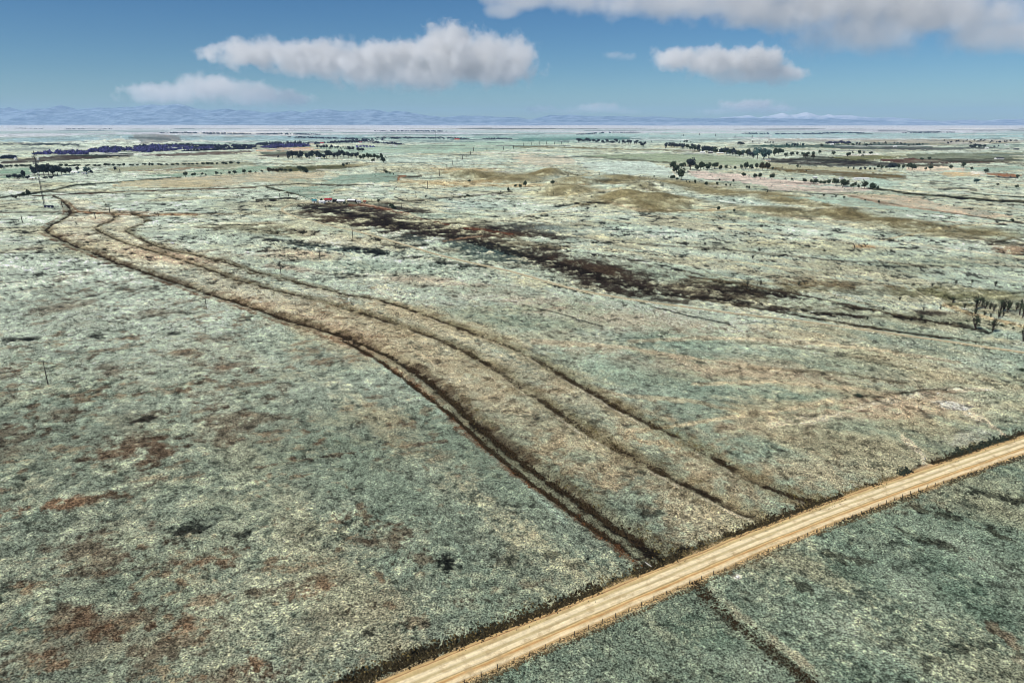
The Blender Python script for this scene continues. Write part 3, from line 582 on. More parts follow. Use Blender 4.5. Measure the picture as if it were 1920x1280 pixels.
# ------------------------------------------------------------------ stuff: tufts, rank growth in the ditches, brush
def tuft_mesh(name, x, y, rad, hgt, c, m, sides=4):
    n = len(x); z = H(x, y)-0.05
    k = sides+1; co = np.zeros((n, k, 3)); ph = rng.uniform(0, 6.28, n)
    for i in range(sides):
        a = ph+2*math.pi*i/sides; q = rad*rng.uniform(.6, 1.3, n)
        co[:, i, 0] = x+np.cos(a)*q; co[:, i, 1] = y+np.sin(a)*q; co[:, i, 2] = z
    co[:, sides, 0] = x+rng.uniform(-.4, .4, n)*rad; co[:, sides, 1] = y+rng.uniform(-.4, .4, n)*rad; co[:, sides, 2] = z+hgt
    b = (np.arange(n)*k)[:, None]
    f = np.concatenate([np.concatenate([b+i, b+(i+1) % sides, b+sides], 1)[:, None] for i in range(sides)], 1).reshape(-1, 3)
    cc = np.repeat(c[:, None, :], k, 1).reshape(-1, 3)
    o = mesh_np(name, co.reshape(-1, 3), f, m, cols={'Col': cc}); return o
mt = mat("tuft", (0, 0, 0), var=.2, scale=2, attr='Col', spec=.05)
N = 420000
a_ = rng.uniform(-math.radians(43), math.radians(43), N); r_ = 112*np.exp(rng.uniform(0, 1, N)**.9*math.log(520/112))
x_ = r_*np.sin(a_); y_ = r_*np.cos(a_)
dr_, sr_, _ = polydist(x_, y_, ROAD, 40.0); k = dr_ > 6.8
x_, y_, r_ = x_[k], y_[k], r_[k]
dens = fbm(x_, y_, 18, 4, .65, 301); k = dens > rng.uniform(.25, .62, len(dens)); x_, y_, r_ = x_[k], y_[k], r_[k]
c_ = colat(x_, y_)*rng.uniform(.7, 2.1, len(x_))[:, None]
dark = rng.random(len(x_)) < .22; c_[dark] *= .22
s_ = np.clip(r_/200, .8, 2)
tag(tuft_mesh("grass_tufts", x_, y_, rng.uniform(.12, .28, len(x_))*s_, rng.uniform(.08, .28, len(x_))*s_, np.clip(c_, .01, .85), mt), kind='stuff')
# rank dark growth
PAD = flat(1736, 880)
bx, by, bc, br, bh = [], [], [], [], []
def along_scatter(poly, n, sig, off, colr, r0, r1, h0, h1, cut=.35, seed=0):
    P = resample(poly, 1.0); i = rng.integers(1, len(P)-1, n)
    for k_ in i:
        # fewer far away
        p = P[k_]; d = math.hypot(p.x, p.y)
        if rng.random() > min(1, 260/d): continue
        t = (P[k_+1]-P[k_-1]).normalized(); nn = Vector((t.y, -t.x)); q = p+nn*(off+rng.normal(0, sig))+t*rng.uniform(-.8, .8)
        if math.hypot(q.x-PAD[0], q.y-PAD[1]) < 6: continue
        if vnoise(np.array([q.x/14]), np.array([q.y/14]), 400+seed)[0] < cut: continue
        bx.append(q.x); by.append(q.y); bc.append(np.array(colr)*rng.uniform(.5, 1.8)); br.append(rng.uniform(r0, r1)); bh.append(rng.uniform(h0, h1))
dk = lin(46,38,26); rs = lin(104,68,40); ol = lin(92,84,50)
along_scatter(D1, 9000, 1.0, .0, dk, .3, .7, .3, .9, .12); along_scatter(D1, 2000, .9, 7.0, rs, .25, .5, .2, .5, .3, 1); along_scatter(D1B, 3000, .6, 0, dk, .25, .5, .3, .7, .2, 2)
along_scatter(D1, 2500, 2.4, -3, ol, .25, .5, .2, .5, .4, 3)
for D_, s0 in ((D2, 5), (D3, 7)):
    along_scatter(D_, 5000, 1.0, 0, dk, .25, .6, .2, .6, .46, s0); along_scatter(D_, 2500, 2.4, -1.5, ol, .2, .5, .2, .5, .45, s0+1)
along_scatter(RDITCH, 8000, 1.15, 0, lin(48,43,30), .2, .5, .15, .8, .30, 11); along_scatter(RDITCH, 3000, 1.8, -.5, lin(92,82,52), .15, .4, .15, .5, .3, 12); along_scatter(LOWER, 900, 1.2, 0, dk, .2, .4, .15, .4, .4, 13)
along_scatter(RDITCH[-5:], 1100, 1.0, -.8, lin(40,46,38), .3, .7, .3, 1.0, .42, 15)
along_scatter(ROAD[7:], 1500, .5, 5.6, lin(64,60,44), .2, .5, .2, .6, .35, 16)
along_scatter(ROAD, 3000, .3, 6.6, lin(84,74,52), .15, .35, .15, .4, .4, 17)
tag(tuft_mesh("ditch_growth", np.array(bx), np.array(by), np.array(br), np.array(bh), np.array(bc), mt, 5), kind='stuff')
# scattered low brush of the middle distance
N = 16000
a_ = rng.uniform(-math.radians(42), math.radians(42), N); r_ = 330*np.exp(rng.uniform(0, 1, N)*math.log(2000/330))
x_ = r_*np.sin(a_); y_ = r_*np.cos(a_)
k = fbm(x_, y_, 60, 3, .6, 333) > rng.uniform(.38, .66, N); dt_, _, _ = polydist(x_, y_, TRACK, 20.0); k &= dt_ > 3
x_, y_, r_ = x_[k], y_[k], r_[k]; s_ = np.clip(r_/600, .6, 1.9)
c_ = np.array(lin(54,58,44))[None]*rng.uniform(.4, 1.7, len(x_))[:, None]
tag(tuft_mesh("low_brush", x_, y_, rng.uniform(.25, .7, len(x_))*s_, rng.uniform(.3, .8, len(x_))*s_, c_, mt, 5), kind='stuff')

# ------------------------------------------------------------------ fences
wood = mat("weathered_wood", lin(70,62,54), var=.35, scale=4); wire_m = mat("fence_wire", lin(120,118,112), rough=.5, var=.1, metal=.7)
def fence(name, poly, step, label, hgt=1.3, rad=.12, lo=0, wires=3, cap=100):
    P = resample(poly, step)
    root = empty(name, (P[0].x, P[0].y, Hs(P[0].x, P[0].y))); o3 = root.location.copy()
    tag(root, label, 'fence')
    hs = H([p.x for p in P], [p.y for p in P]); tops = []
    near = set(sorted(range(len(P)), key=lambda i: P[i].length)[:cap])
    rest = MB(); wr = MB(); proto = None
    for i, p in enumerate(P):
        b = Vector((p.x, p.y, hs[i]))-o3; hh = hgt*rnd.uniform(.92, 1.1)
        tops.append(b)
        if i in near:
            if proto is None:
                q = MB(); q.bar((0, 0, -.15), (0, 0, hgt), rad, rad*.85, 6); proto = q.build("post", wood, root); c_ = proto
            else:
                c_ = proto.copy(); C.objects.link(c_); c_.parent = root
            c_.location = b; c_.rotation_euler = (rnd.uniform(-.06, .06), rnd.uniform(-.06, .06), rnd.uniform(0, 3)); c_.scale = (1, 1, hh/hgt)
        else: rest.bar(b-Vector((0, 0, .15)), b+Vector((0, 0, hh)), rad, rad*.85, 4)
    if rest.v:
        tag(rest.build("posts_beyond", wood, root), kind='stuff')
    for kx in range(wires):
        z_ = hgt*(.95-.3*kx)
        for a, b in zip(tops[:-1], tops[1:]): wr.bar(a+Vector((0, 0, z_)), b+Vector((0, 0, z_)), .012, .012, 3)
    wr.build("wire", wire_m, root)
    return root
FN = W([(700,1359),(860,1287),(919,1260),(1005,1224),(1120,1173),(1225,1126),(1300,1092),(1420,1046),(1540,994),(1650,950),(1710,925),(1780,903),(1840,886),(1920,860),(2050,815)])
fence("wire_fence", FN, 4.1, "wire fence of short wooden posts along the near side of the pale dirt road")
FN2 = W([(0,477),(45,476),(125,474),(200,488)])
fence("wire_fence", FN2, 9.0, "short line of small fence posts crossing the left plain below the bend of the ditch", wires=2, rad=.14)
FN3 = W([(0,399),(60,397),(125,397)])
fence("wire_fence", FN3, 9.0, "thin fence running to the dark ditch near the tall mast compound", wires=2, rad=.16)

# ------------------------------------------------------------------ utility poles
dkwood = mat("dark_pole_wood", lin(52,46,40), var=.3, scale=2)
def make_pole(hgt=12.2, rad=.23, tiny=False):
    root = empty("utility_pole")
    q = MB(); q.bar((0, 0, -.4), (0, 0, hgt), rad*1.1, rad*.7, 7); q.build("pole_shaft", dkwood, root)
    q = MB(); q.box((0, 0, hgt-.7), (2.6, .14, .16)); arm = q.build("crossarm", dkwood, root)
    im = mat("insulator_glaze", lin(120,130,130), rough=.3, var=.1)
    for xx in () if tiny else (-1.15, -.45, .45, 1.15):
        q = MB(); q.bar((xx, 0, hgt-.62), (xx, 0, hgt-.36), .07, .05, 5); q.build("insulator", im, arm)
    return root
pole0 = make_pole(); pole1 = make_pole(tiny=True); used = [False, False]
def place_pole(px, py, hpx, label, group):
    p = at(px, py); h = hpx*mpp(p)/math.cos(PITCH)*1.0
    kk = 0 if p.length < 900 else 1; src = (pole0, pole1)[kk]
    o = src if not used[kk] else dup(src, p)
    used[kk] = True
    s = h/12.2; o.location = p; o.scale = (max(1.0, s*1.0)*1.0, max(1.0, s), s); o.rotation_euler = (rnd.uniform(-.01, .01), rnd.uniform(-.01, .01), rnd.uniform(-.5, .2))
    wd = max(1.0, (p.length/420)**.9); o.scale = (wd, wd, s)
    tag(o, label, 'power pole', group)
LN = [(90,721,46),(387,577,33),(527,515,25),(600,486,20),(662,452,20),(721,420,15),(753,394,13),(780,372,12),(802,354,14),(824,330,11),(838,317,8),(848,309,8),(857,304,8),(867,299,7),(874,295,6),(882,290,6),(888,284,7),(913,283,6),(944,281,6),(963,279,6),(982,274,5.5),(997,272,5),(1011,271,5),(1025,271,5),(1040,271,4.5),(1053,270,4.5),(1065,270,4)]
for i, (a, b, h) in enumerate(LN):
    extra = {0: "nearest wooden power pole, alone on the near left plain", 1: "wooden power pole just left of the long black ditch", 2: "wooden power pole beside the third ditch, second past the black ditch"}.get(i)
    place_pole(a, b, h, extra or f"wooden power pole, {ordn(i)} from the nearest in the line running up the centre", "power poles of the line crossing the plain")
for i, (a, b, h) in enumerate([(42,417,13),(117,389,12),(179,410,12),(206,398,10),(297,406,8),(404,400,9),(499,394,9),(525,371,8),(541,369,10)]):
    place_pole(a, b, h, f"small power pole, {ordn(i)} from the left in the row near the tall mast", "small poles in the row by the mast")
for i, (a, b, h) in enumerate([(1281,256,4),(1311,254,4),(1341,256,4.5),(1378,258,4.5),(1410,259,4.5)]):
    place_pole(a, b, h, f"tiny distant pole, {ordn(i)} from the left on the green plain under the far hills", "distant poles under the far hills")

# ------------------------------------------------------------------ masts
steel = mat("mast_steel", lin(52,54,60), rough=.6, var=.2, metal=.2); white = mat("white_paint", lin(220,222,220), var=.12); navy = mat("navy_steel", lin(44,44,74), var=.2)
def lattice(px, py, hpx, wdt, label, dishes=True):
    p = at(px, py); h = hpx*mpp(p)/math.cos(PITCH); root = empty("radio_mast", p); tag(root, label, 'mast')
    q = MB(); c3 = [(wdt*math.cos(a), wdt*math.sin(a)) for a in (.3, .3+2.094, .3+4.189)]
    n = int(h/(wdt*3.2))
    for (cx, cy) in c3: q.bar((cx, cy, -.3), (cx*.6, cy*.6, h), wdt*.20, wdt*.14, 4)
    for i in range(n):
        z0, z1 = h*i/n, h*(i+1)/n; s0, s1 = 1-.4*i/n, 1-.4*(i+1)/n
        for k_ in range(3):
            a, b = c3[k_], c3[(k_+1) % 3]
            q.bar((a[0]*s0, a[1]*s0, z0), (b[0]*s1, b[1]*s1, z1), wdt*.09, wdt*.09, 3); q.bar((a[0]*s0, a[1]*s0, z0), (b[0]*s0, b[1]*s0, z0), wdt*.09, wdt*.09, 3)
    q.build("lattice", steel, root)
    q = MB(); q.bar((0, 0, h*.97), (0, 0, h*1.05), wdt*.2, wdt*.1, 5); q.build("top_rod", steel, root)
    if dishes:
        for zf, sx in ((.93, 1), (.90, -1), (.80, 1), (.79, -1)):
            q = MB()
            for dx in (-1.2, 0, 1.2): q.box((sx*2.4+dx*.3, dx*1.1, h*zf), (.4, .5, 3.2))
            q.bar((0, 0, h*zf), (sx*2.6, 0, h*zf), .12, .12, 4); q.build("antenna_panel", navy, root)
        for zf, sx in ((.62, 1), (.55, 1), (.47, -1)):
            q = MB(); q.bar((sx*1.0, -.2, h*zf), (sx*1.3, -1.2, h*zf), .15, 1.1, 10); q.build("dish", white, root)
    return root
lattice(84, 388, 96, 1.1, "very tall dark lattice radio mast with antennas standing on the left plain")
lattice(817, 264, 16, 1.3, "distant thin mast rising above the far tree line near the centre", False)
bp_ = at(92, 388.5)
def shelter(px, py, dims, label, m, rz=.1):
    p = at(px, py); r = empty("equipment_shelter", p, rz); tag(r, label, 'shed')
    q = MB(); q.box((0, 0, dims[2]/2-.1), dims); q.build("wall", m, r)
    q = MB(); q.box((0, 0, dims[2]+.02), (dims[0]+.4, dims[1]+.4, .18)); q.build("roof", steel, r)
    q = MB(); q.box((dims[0]*.2, -dims[1]/2-.02, 1.0), (1.0, .08, 2.0)); q.build("door", white, r)
shelter(88, 389, (5, 3.5, 2.8), "grey equipment shelter directly beside the foot of the tall mast", navy)
shelter(95.5, 389.5, (6, 3.5, 3.0), "navy equipment shelter at the right end of the mast compound", navy, -.1)
fw = MB(); x0, y0, z0 = at(90, 390)
r = empty("compound_fence", (x0, y0, z0)); tag(r, "dark mesh fence enclosing the sheds at the foot of the tall mast", 'fence')
for k_ in range(9):
    for sy in (-6, 9): fw.bar((-10+k_*2.5, sy, 0), (-10+k_*2.5, sy, 2.2), .08, .08, 4)
for sy in (-6, 9):
    for z_ in np.arange(.2, 2.3, .3): fw.bar((-10, sy, z_), (10, sy, z_), .05, .05, 3)
for sx in (-10, 10):
    for z_ in np.arange(.2, 2.3, .3): fw.bar((sx, -6, z_), (sx, 9, z_), .05, .05, 3)
fw.build("mesh_panel", navy, r)

# drain pipe by the road
p = at(1217, 1060); r = empty("drain_pipe", p, -.9); tag(r, "pale metal drain pipe lying where the black ditch meets the road", 'pipe')
q = MB(); q.bar((-1.6, 0, .5), (1.6, 0, .35), .15, .15, 10); q.build("pipe_body", mat("galvanised", lin(176,176,170), rough=.45, var=.15, metal=.2), r)
q = MB(); q.box((-1.2, 0, .15), (.2, .5, .5)); q.box((1.2, 0, .1), (.2, .5, .5)); q.build("pipe_support", wood, r)

# ------------------------------------------------------------------ buildings
def bmat(n, c, v=.12): return mat(n, lin(*c), var=v, scale=.6)
WL = {'white': bmat('white_siding', (222,222,216)), 'grey': bmat('grey_siding', (140,140,138)), 'dark': bmat('dark_board', (70,62,56)), 'cream': bmat('cream_render', (214,200,172))}
RF = {'white': bmat('white_metal_roof', (230,232,230)), 'red': bmat('red_metal_roof', (156,44,50)), 'teal': bmat('teal_metal_roof', (60,130,140)), 'dark': bmat('dark_shingle', (52,50,56)), 'grey': bmat('grey_metal_roof', (168,172,172)), 'rust': bmat('rusty_roof', (136,78,56))}
glass = mat('window_glass', lin(40,48,58), rough=.15, var=.05, spec=.6)
def building(px, py, wpx, hpx, wall, roof, label, depth=None, rz=0.0, grp=None, cat='farm building'):
    p = at(px, py); m_ = mpp(p); wd = wpx*m_; ht = max(2.6, hpx*m_*.62); dp = depth or max(6, wd*.55); rh = max(1.2, ht*.45)
    r = empty("farm_building", p, rz); tag(r, label, cat, grp)
    q = MB(); q.box((0, 0, ht/2-.3), (wd, dp, ht+.6))
    k_ = len(q.v); q.v += [(-wd/2, -dp/2, ht), (-wd/2, dp/2, ht), (-wd/2, 0, ht+rh*.94), (wd/2, -dp/2, ht), (wd/2, dp/2, ht), (wd/2, 0, ht+rh*.94)]
    q.f += [(k_, k_+2, k_+1), (k_+3, k_+4, k_+5)]; q.build("wall", WL[wall], r)
    q = MB(); o_ = .5; t_ = .18
    for s in (-1, 1):
        k_ = len(q.v); a = (s*(dp/2+o_), ht-rh*o_*2/dp)
        for x in (-wd/2-o_, wd/2+o_): q.v += [(x, a[0], a[1]+.05), (x, 0, ht+rh+.05), (x, 0, ht+rh+.05+t_), (x, a[0], a[1]+.05+t_)]
        q.f += [(k_, k_+1, k_+5, k_+4), (k_+3, k_+7, k_+6, k_+2), (k_, k_+4, k_+7, k_+3), (k_, k_+3, k_+2, k_+1), (k_+4, k_+5, k_+6, k_+7)]
    rf = q.build("roof", RF[roof], r)
    q = MB(); q.box((wd*.08, -dp/2-.03, min(1.05, ht*.4)), (min(2.4, wd*.2), .1, min(2.2, ht*.8))); q.build("door", WL['dark'], r)
    w0 = None
    for fx in (-.36, -.18, .32):
        q = MB(); q.box((wd*fx, -dp/2-.03, ht*.6), (min(1.6, wd*.1), .1, ht*.3)); q.build("window", glass, r)
    if cat == 'house': 
        q = MB(); q.box((wd*.2, .8, ht+rh+.3), (.8, .8, 1.6)); q.build("chimney", WL['grey'], rf)
    return r
GF = 'buildings of the nearest farmstead'
building(590, 380, 8, 7, 'white', 'teal', "house with a teal roof at the left end of the nearest farmstead", cat='house', grp=GF)
building(616, 379, 13, 8, 'white', 'red', "house with a bright red roof in the nearest farmstead", cat='house', grp=GF, rz=.1)
building(604, 381, 10, 4, 'white', 'white', "low white shed between the teal and red roofs", grp=GF)
building(640, 380, 14, 6, 'grey', 'white', "long pale shed just right of the red roof", grp=GF, rz=-.1)
building(660, 379, 15, 6, 'dark', 'white', "white roofed barn near the right end of the nearest farmstead", grp=GF, rz=-.25)
building(673, 380, 7, 5, 'white', 'grey', "small white shed, rightmost of the nearest farmstead", grp=GF)
building(684, 381, 5, 4, 'cream', 'rust', "tiny rusty roofed hut just right of the nearest farmstead", grp=GF)
building(628, 378, 6, 5, 'dark', 'dark', "small dark shed behind the red roofed house", grp=GF)
GR = 'buildings of the farm on the right'
building(1614, 337, 26, 4, 'white', 'white', "long white barn above the tree row on the right", grp=GR, rz=-.08)
building(1577, 336, 7, 3.5, 'white', 'grey', "small white shed left of the long white barn", grp=GR)
building(1528, 335, 7, 3.5, 'grey', 'white', "small pale shed among low trees left of the barn", grp=GR)
GD = 'buildings in the dark tree belt'
for i, (a, b, c1, c2, w_, r_2, l) in enumerate([(1317,288,9,4,'white','white',"white shed at the left end of the dark tree belt"),(1350,290,12,4,'cream','white',"cream long building under the middle of the dark tree belt"),
      (1368,288,9,6,'white','teal',"pale teal roofed house in the dark tree belt"),(1390,291,7,3,'grey','dark',"dark roofed shed right of the teal roof"),(1440,302,9,4,'cream','grey',"small cream shed below the bluish trees"),(1332,288,8,4,'dark','grey',"grey roofed shed in the left part of the dark tree belt")]):
    building(a, b, c1, c2, w_, r_2, l, grp=GD)
GL = 'far buildings on the left'
for (a, b, c1, c2, w_, r_2, l) in [(141,325,12,4,'white','white',"long white building right of the navy grove on the left"),(158,326,8,3,'white','grey',"grey roofed shed right of the long white building"),(170,324,7,3,'grey','white',"small white roof beside the blue-green tree"),(97,322,7,5,'white','white',"white house showing through the navy grove"),
      (62,336,10,3,'cream','white',"low pale shed at the lower edge of the left grove"),(30,300,4,4,'white','white',"tiny white house at the far left beyond the brown field"),(72,300,3,4,'white','white',"tiny white shed behind the tall mast"),
      (562,295,8,3,'white','white',"white long roof in the dark grove left of centre"),(578,296,6,3,'white','grey',"small shed in the middle of the dark grove"),(597,298,9,3,'white','white',"bright white building at the lower edge of the dark grove"),
      (604,271,7,4,'white','red',"far house with a red roof above the purple woods"),(585,271,8,3,'cream','white',"far cream building left of the red roof"),(676,269,6,3,'white','red',"far small red roofed house in the tree line"),
      (857,263,9,3.5,'cream','red',"red roofed barn alone on the far green plain"),(735,272,9,3,'white','dark',"far dark roofed house right of the tree line"),(742,275,6,3,'white','white',"far white shed below the dark roof"),
      (1560,272,6,3,'white','white',"far white shed under the rounded purple grove"),(1678,276,6,3,'white','white',"far white building inside the green belt"),(1873,299,14,4,'white','dark',"dark roofed farmhouse far on the right"),(1850,279,6,3,'white','white',"far pale shed right of the navy trees"),
      (1887,273,6,3,'white','grey',"far grey roofed shed at the right edge"),(1905,281,9,3,'grey','dark',"far dark roofed barn near the right edge"),(1423,271,3,3,'white','dark',"lone tiny far shed beside the rounded tree")]:
    building(a, b, c1, c2, w_, r_2, l, grp=GL if a < 900 else 'far buildings on the right')

# ------------------------------------------------------------------ trees
bark = mat('bark', lin(66,56,48), var=.3, scale=2)
def leafm(n, c): return mat(n, c, var=.5, scale=.35, spec=.1, rough=.8)
LM = {'dark': leafm('dark_leaf', (.042,.060,.036)), 'navy': leafm('blueblack_leaf', (.032,.042,.054)), 'teal': leafm('bluegreen_leaf', (.07,.13,.125)), 'brown': leafm('bronze_leaf', (.05,.042,.02)), 'purple': leafm('purple_twig', (.07,.068,.14))}
def crown_np(n, rx, rz_, z0, leaf, lobes, r):
    L = []
    for _ in range(lobes):
        t = r.uniform(0, 6.28); q = r.uniform(.15, .62); zz = r.uniform(-.6, .7)
        L.append((math.cos(t)*q*rx, math.sin(t)*q*rx, zz*rz_*.7, r.uniform(.35, .6)))
    co = []; f = []
    for i in range(n):
        lx, ly, lz, s = L[i % lobes]
        v = Vector((r.gauss(0, 1), r.gauss(0, 1), r.gauss(0, 1))).normalized()*(r.random()**.4)
        c = Vector((lx+v.x*rx*s, ly+v.y*rx*s, z0+lz+v.z*rz_*s))
        u = Vector((r.gauss(0, 1), r.gauss(0, 1), r.gauss(0, 1))).normalized(); w_ = u.orthogonal().normalized()*leaf*r.uniform(.5, 1.2); h_ = u.cross(w_).normalized()*leaf*r.uniform(.5, 1.2)
        k_ = len(co); co += [c-w_-h_*.6, c+w_*.8-h_, c+w_+h_*.7, c-w_*.6+h_]; f.append((k_, k_+1, k_+2, k_+3))
    return co, f
def make_tree(kind, seed, shape):
    r = random.Random(seed); root = empty("bush" if shape == 'bush' else "tree")
    h = 10.0
    rx, rz_, z0 = {'round': (4.6, 3.9, 6.0), 'tall': (3.2, 4.6, 5.4), 'poplar': (1.5, 5.0, 5.0), 'bush': (5.0, 4.0, 4.2)}[shape]
    q = MB(); q.bar((0, 0, -.5), (.15, 0, 4.5), .42, .26, 6)
    for k_ in range(5):
        t = r.uniform(0, 6.28); z_ = r.uniform(2.2, 4.5); q.bar((.1, 0, z_), (math.cos(t)*rx*.6, math.sin(t)*rx*.6, z_+r.uniform(2, 3.6)), .17, .05, 4)
    q.build("trunk", bark, root)
    co, f = crown_np(420, rx, rz_, z0, .62, 9, r)
    me = MB(); me.v = [tuple(c) for c in co]; me.f = f; me.build("crown", LM[kind], root)
    return root
def make_bare(seed, h=8.0, spread=.8, n=15):
    r = random.Random(seed); root = empty("tree"); q = MB(); tw = MB()
    q.bar((0, 0, -.4), (0, 0, .9), .38, .3, 6)
    for k_ in range(n):
        t = r.uniform(0, 6.28); s = r.uniform(.08, spread); L = h*r.uniform(.6, 1.0)
        a = Vector((0, 0, .5)); b = Vector((math.cos(t)*s*L*.45, math.sin(t)*s*L*.45, L*.5)); c = b+Vector((math.cos(t)*s*L*.35+r.uniform(-.3, .3), math.sin(t)*s*L*.35+r.uniform(-.3, .3), L*.5))
        q.bar(a, b, .17, .11, 4); q.bar(b, c, .11, .04, 4)
        for j in range(14):
            w_ = r.random(); base_ = a.lerp(b, w_) if j % 3 == 0 else b.lerp(c, w_)
            tt = r.uniform(0, 6.28); e = base_+Vector((math.cos(tt)*r.uniform(.3, .9), math.sin(tt)*r.uniform(.3, .9), r.uniform(.5, 1.3)))
            tw.bar(base_, e, .08, .04, 3)
    q.build("trunk", bark, root); tw.build("twigs", mat('twig_bark', lin(44,42,40), var=.3), root)
    co, f = crown_np(150, 2.6, 2.9, 4.9, .34, 7, r); me = MB(); me.v = [tuple(c) for c in co]; me.f = f; me.build("crown", LM['dark'], root)
    return root
PROTO = {}
def proto(kind, shape, var):
    k_ = (kind, shape, var)
    if k_ not in PROTO:
        PROTO[k_] = [make_bare(50+var, 8.0, .85, 12) if shape == 'bare' else make_tree(kind, 100+len(PROTO), shape), False]
    return PROTO[k_]
REFH = {'round': 10.0, 'tall': 10.2, 'poplar': 10.2, 'bush': 8.2, 'bare': 8.0}; REFW = {'round': 9.4, 'tall': 6.8, 'poplar': 3.4, 'bush': 10.0, 'bare': 5.0}
TREES = []
def tree(*a): TREES.append(a)
def plant(px, py, hpx, wpx, kind, shape, label, group, cat='tree'):
    p = at(px, py); m_ = mpp(p)*(1.18 if shape != 'bare' else 1.0); h = hpx*m_/math.cos(PITCH); wd = wpx*m_
    pr = proto(kind, shape, rnd.randrange(3))
    o = pr[0] if not pr[1] else dup(pr[0], p)
    pr[1] = True
    o.location = p; o.scale = (wd/REFW[shape], wd/REFW[shape], h/REFH[shape]); o.rotation_euler = (0, 0, rnd.uniform(0, 6.28))
    tag(o, label, cat, group)
def row(items, kind, phrase, group, shapes=('round',), cat='tree', adj=None):
    items = sorted(items)
    for i, it in enumerate(items):
        sh = rnd.choice(shapes); k2 = it[4] if len(it) > 4 else kind
        nm = {'dark': 'dark', 'navy': 'blue-black', 'teal': 'blue-green', 'brown': 'bronze', 'purple': 'purplish'}[k2]
        size = '' if len(items) < 2 else f"{ordn(i)} from the left "
        noun = {'bush': 'bush', 'poplar': 'poplar', 'bare': 'sparse shrubby tree'}.get(sh, 'tree')
        tree(it[0], it[1], it[2], it[3], k2, sh, f"{nm} {noun}, {size}{phrase}", group, 'tree' if noun != 'bush' else 'bush')
row([(1447,337,11,11),(1472,338,5,5),(1485,340,6,5),(1509,343,8,9),(1521,343,6,6),(1528,345,8,10),(1539,346,7,8),(1545,347,8,8),(1554,347,9,9),(1567,349,13,13),(1580,351,14,13),(1588,350,10,8),(1597,352,8,9),(1603,351,8,6),(1609,353,7,5),(1621,354,12,13),(1636,356,12,14),(1645,356,7,6)],
    'dark', 'in the row of round trees on the right', 'round trees in the row along the right hedge', ('round', 'tall'))
row([(1262,318,13,14),(1268,324,12,13),(1278,316,10,14),(1294,319,18,20,'navy'),(1307,320,10,8),(1313,318,13,8),(1319,318,12,9),(1326,319,11,8),(1330,318,11,7),(1340,317,11,15),(1350,319,8,8),(1361,318,7,7),(1370,318,5,4),(1378,318,6,5),(1390,318,9,6),(1398,317,11,9),(1408,318,8,9),(1418,318,12,7),(1429,320,14,12,'brown'),(1438,320,14,10,'brown')],
    'dark', 'in the dark row above the pink field', 'trees in the row above the pink field', ('round', 'tall'))
row([(1277,338,18,17),(1260,338,9,10),(1269,339,6,6),(1253,336,4,3)], 'dark', 'in the clump at the corner of the pink field', 'trees at the corner of the pink field', ('round',))
row([(1394,331,7,8),(1404,333,5,4),(1416,334,7,8),(1425,334,9,7),(1433,336,3,3),(1448,319,6,5),(1454,320,7,3),(1466,317,5,4),(1495,315,5,6),(1500,315,4,4),(1498,322,4,3),(1511,323,5,4)], 'dark', 'of the small ones right of the dark row', 'small trees right of the dark row', ('round', 'tall'))
row([(1287,342,3,2.5),(1293,343,3,3),(1304,344,6,5),(1322,347,4,5),(1324,348,6,6),(1344,348,5,5),(1349,340,4,4),(1361,350,4,4),(1369,350,4,4),(1375,342,5,4),(1400,353,4,4),(1405,354,5,4)], 'dark', 'scattered over the pink field edge', 'bushes along the pink field edge', ('bush',))
belt = [(1250+k_*6.2+rnd.uniform(-2, 2), 277+k_*.35+rnd.uniform(-1, 1.5), rnd.uniform(6, 10), rnd.uniform(7, 10), rnd.choice(['navy', 'navy', 'dark', 'teal'])) for k_ in range(9)]
belt += [(1304+k_*6.4+rnd.uniform(-2, 2), 284+k_*.55+rnd.uniform(-1, 2), rnd.uniform(8, 12), rnd.uniform(8, 11), rnd.choice(['navy', 'dark', 'navy', 'teal'])) for k_ in range(18)]
belt += [(1420,298,17,15,'teal'),(1432,298,17,15,'teal'),(1441,297,14,11,'teal'),(1412,297,10,9,'navy'),(1452,292,12,9,'dark'),(1460,290,11,9,'dark'),(1466,290,10,8,'dark')]
row(belt, 'navy', 'in the dark belt of trees around the far farm', 'trees in the dark belt around the far farm', ('round', 'tall'))
row([(1473,295,7,9),(1484,292,6,8),(1495,291,6,6),(1507,293,7,10),(1514,292,7,8),(1524,293,8,7),(1537,290,8,6),(1562,292,7,9),(1510,297,7,9,'brown'),(1525,298,7,9,'brown'),(1590,294,7,8),(1599,288,4,5),(1611,289,6,6),(1620,288,4,6),(1632,289,4,9),(1617,294,4,6)], 'dark', 'around the black ploughed field', 'trees around the black ploughed field', ('round', 'tall'))
row([(1646,317,8,6),(1653,318,7,7),(1661,317,6,6),(1668,318,10,10,'navy'),(1676,318,10,10,'navy'),(1684,317,8,7),(1692,318,9,6),(1703,317,11,9),(1710,319,10,12),(1715,319,8,7),(1735,320,6,5),(1745,319,8,9),(1783,318,8,8),(1806,315,9,9),(1821,319,5,6),(1848,325,7,10),(1747,309,4,6),(1729,301,5,8),(1742,301,6,8)], 'dark', 'by the cream field on the right', 'trees by the cream field on the right', ('round',))
row([(1590,317,4,3),(1600,318,4,4),(1613,319,5,5,'navy'),(1622,319,5,5,'navy'),(1631,319,4,5),(1640,319,4,4)], 'dark', 'in the low bluish thicket before the cream field', 'low trees before the cream field', ('bush',))
row([(1830,345,9,12,'teal'),(1870,349,5,6),(1905,354,7,7),(1907,335,7,7),(1917,330,4,4)], 'dark', 'scattered near the right edge', 'scattered trees near the right edge', ('round',))
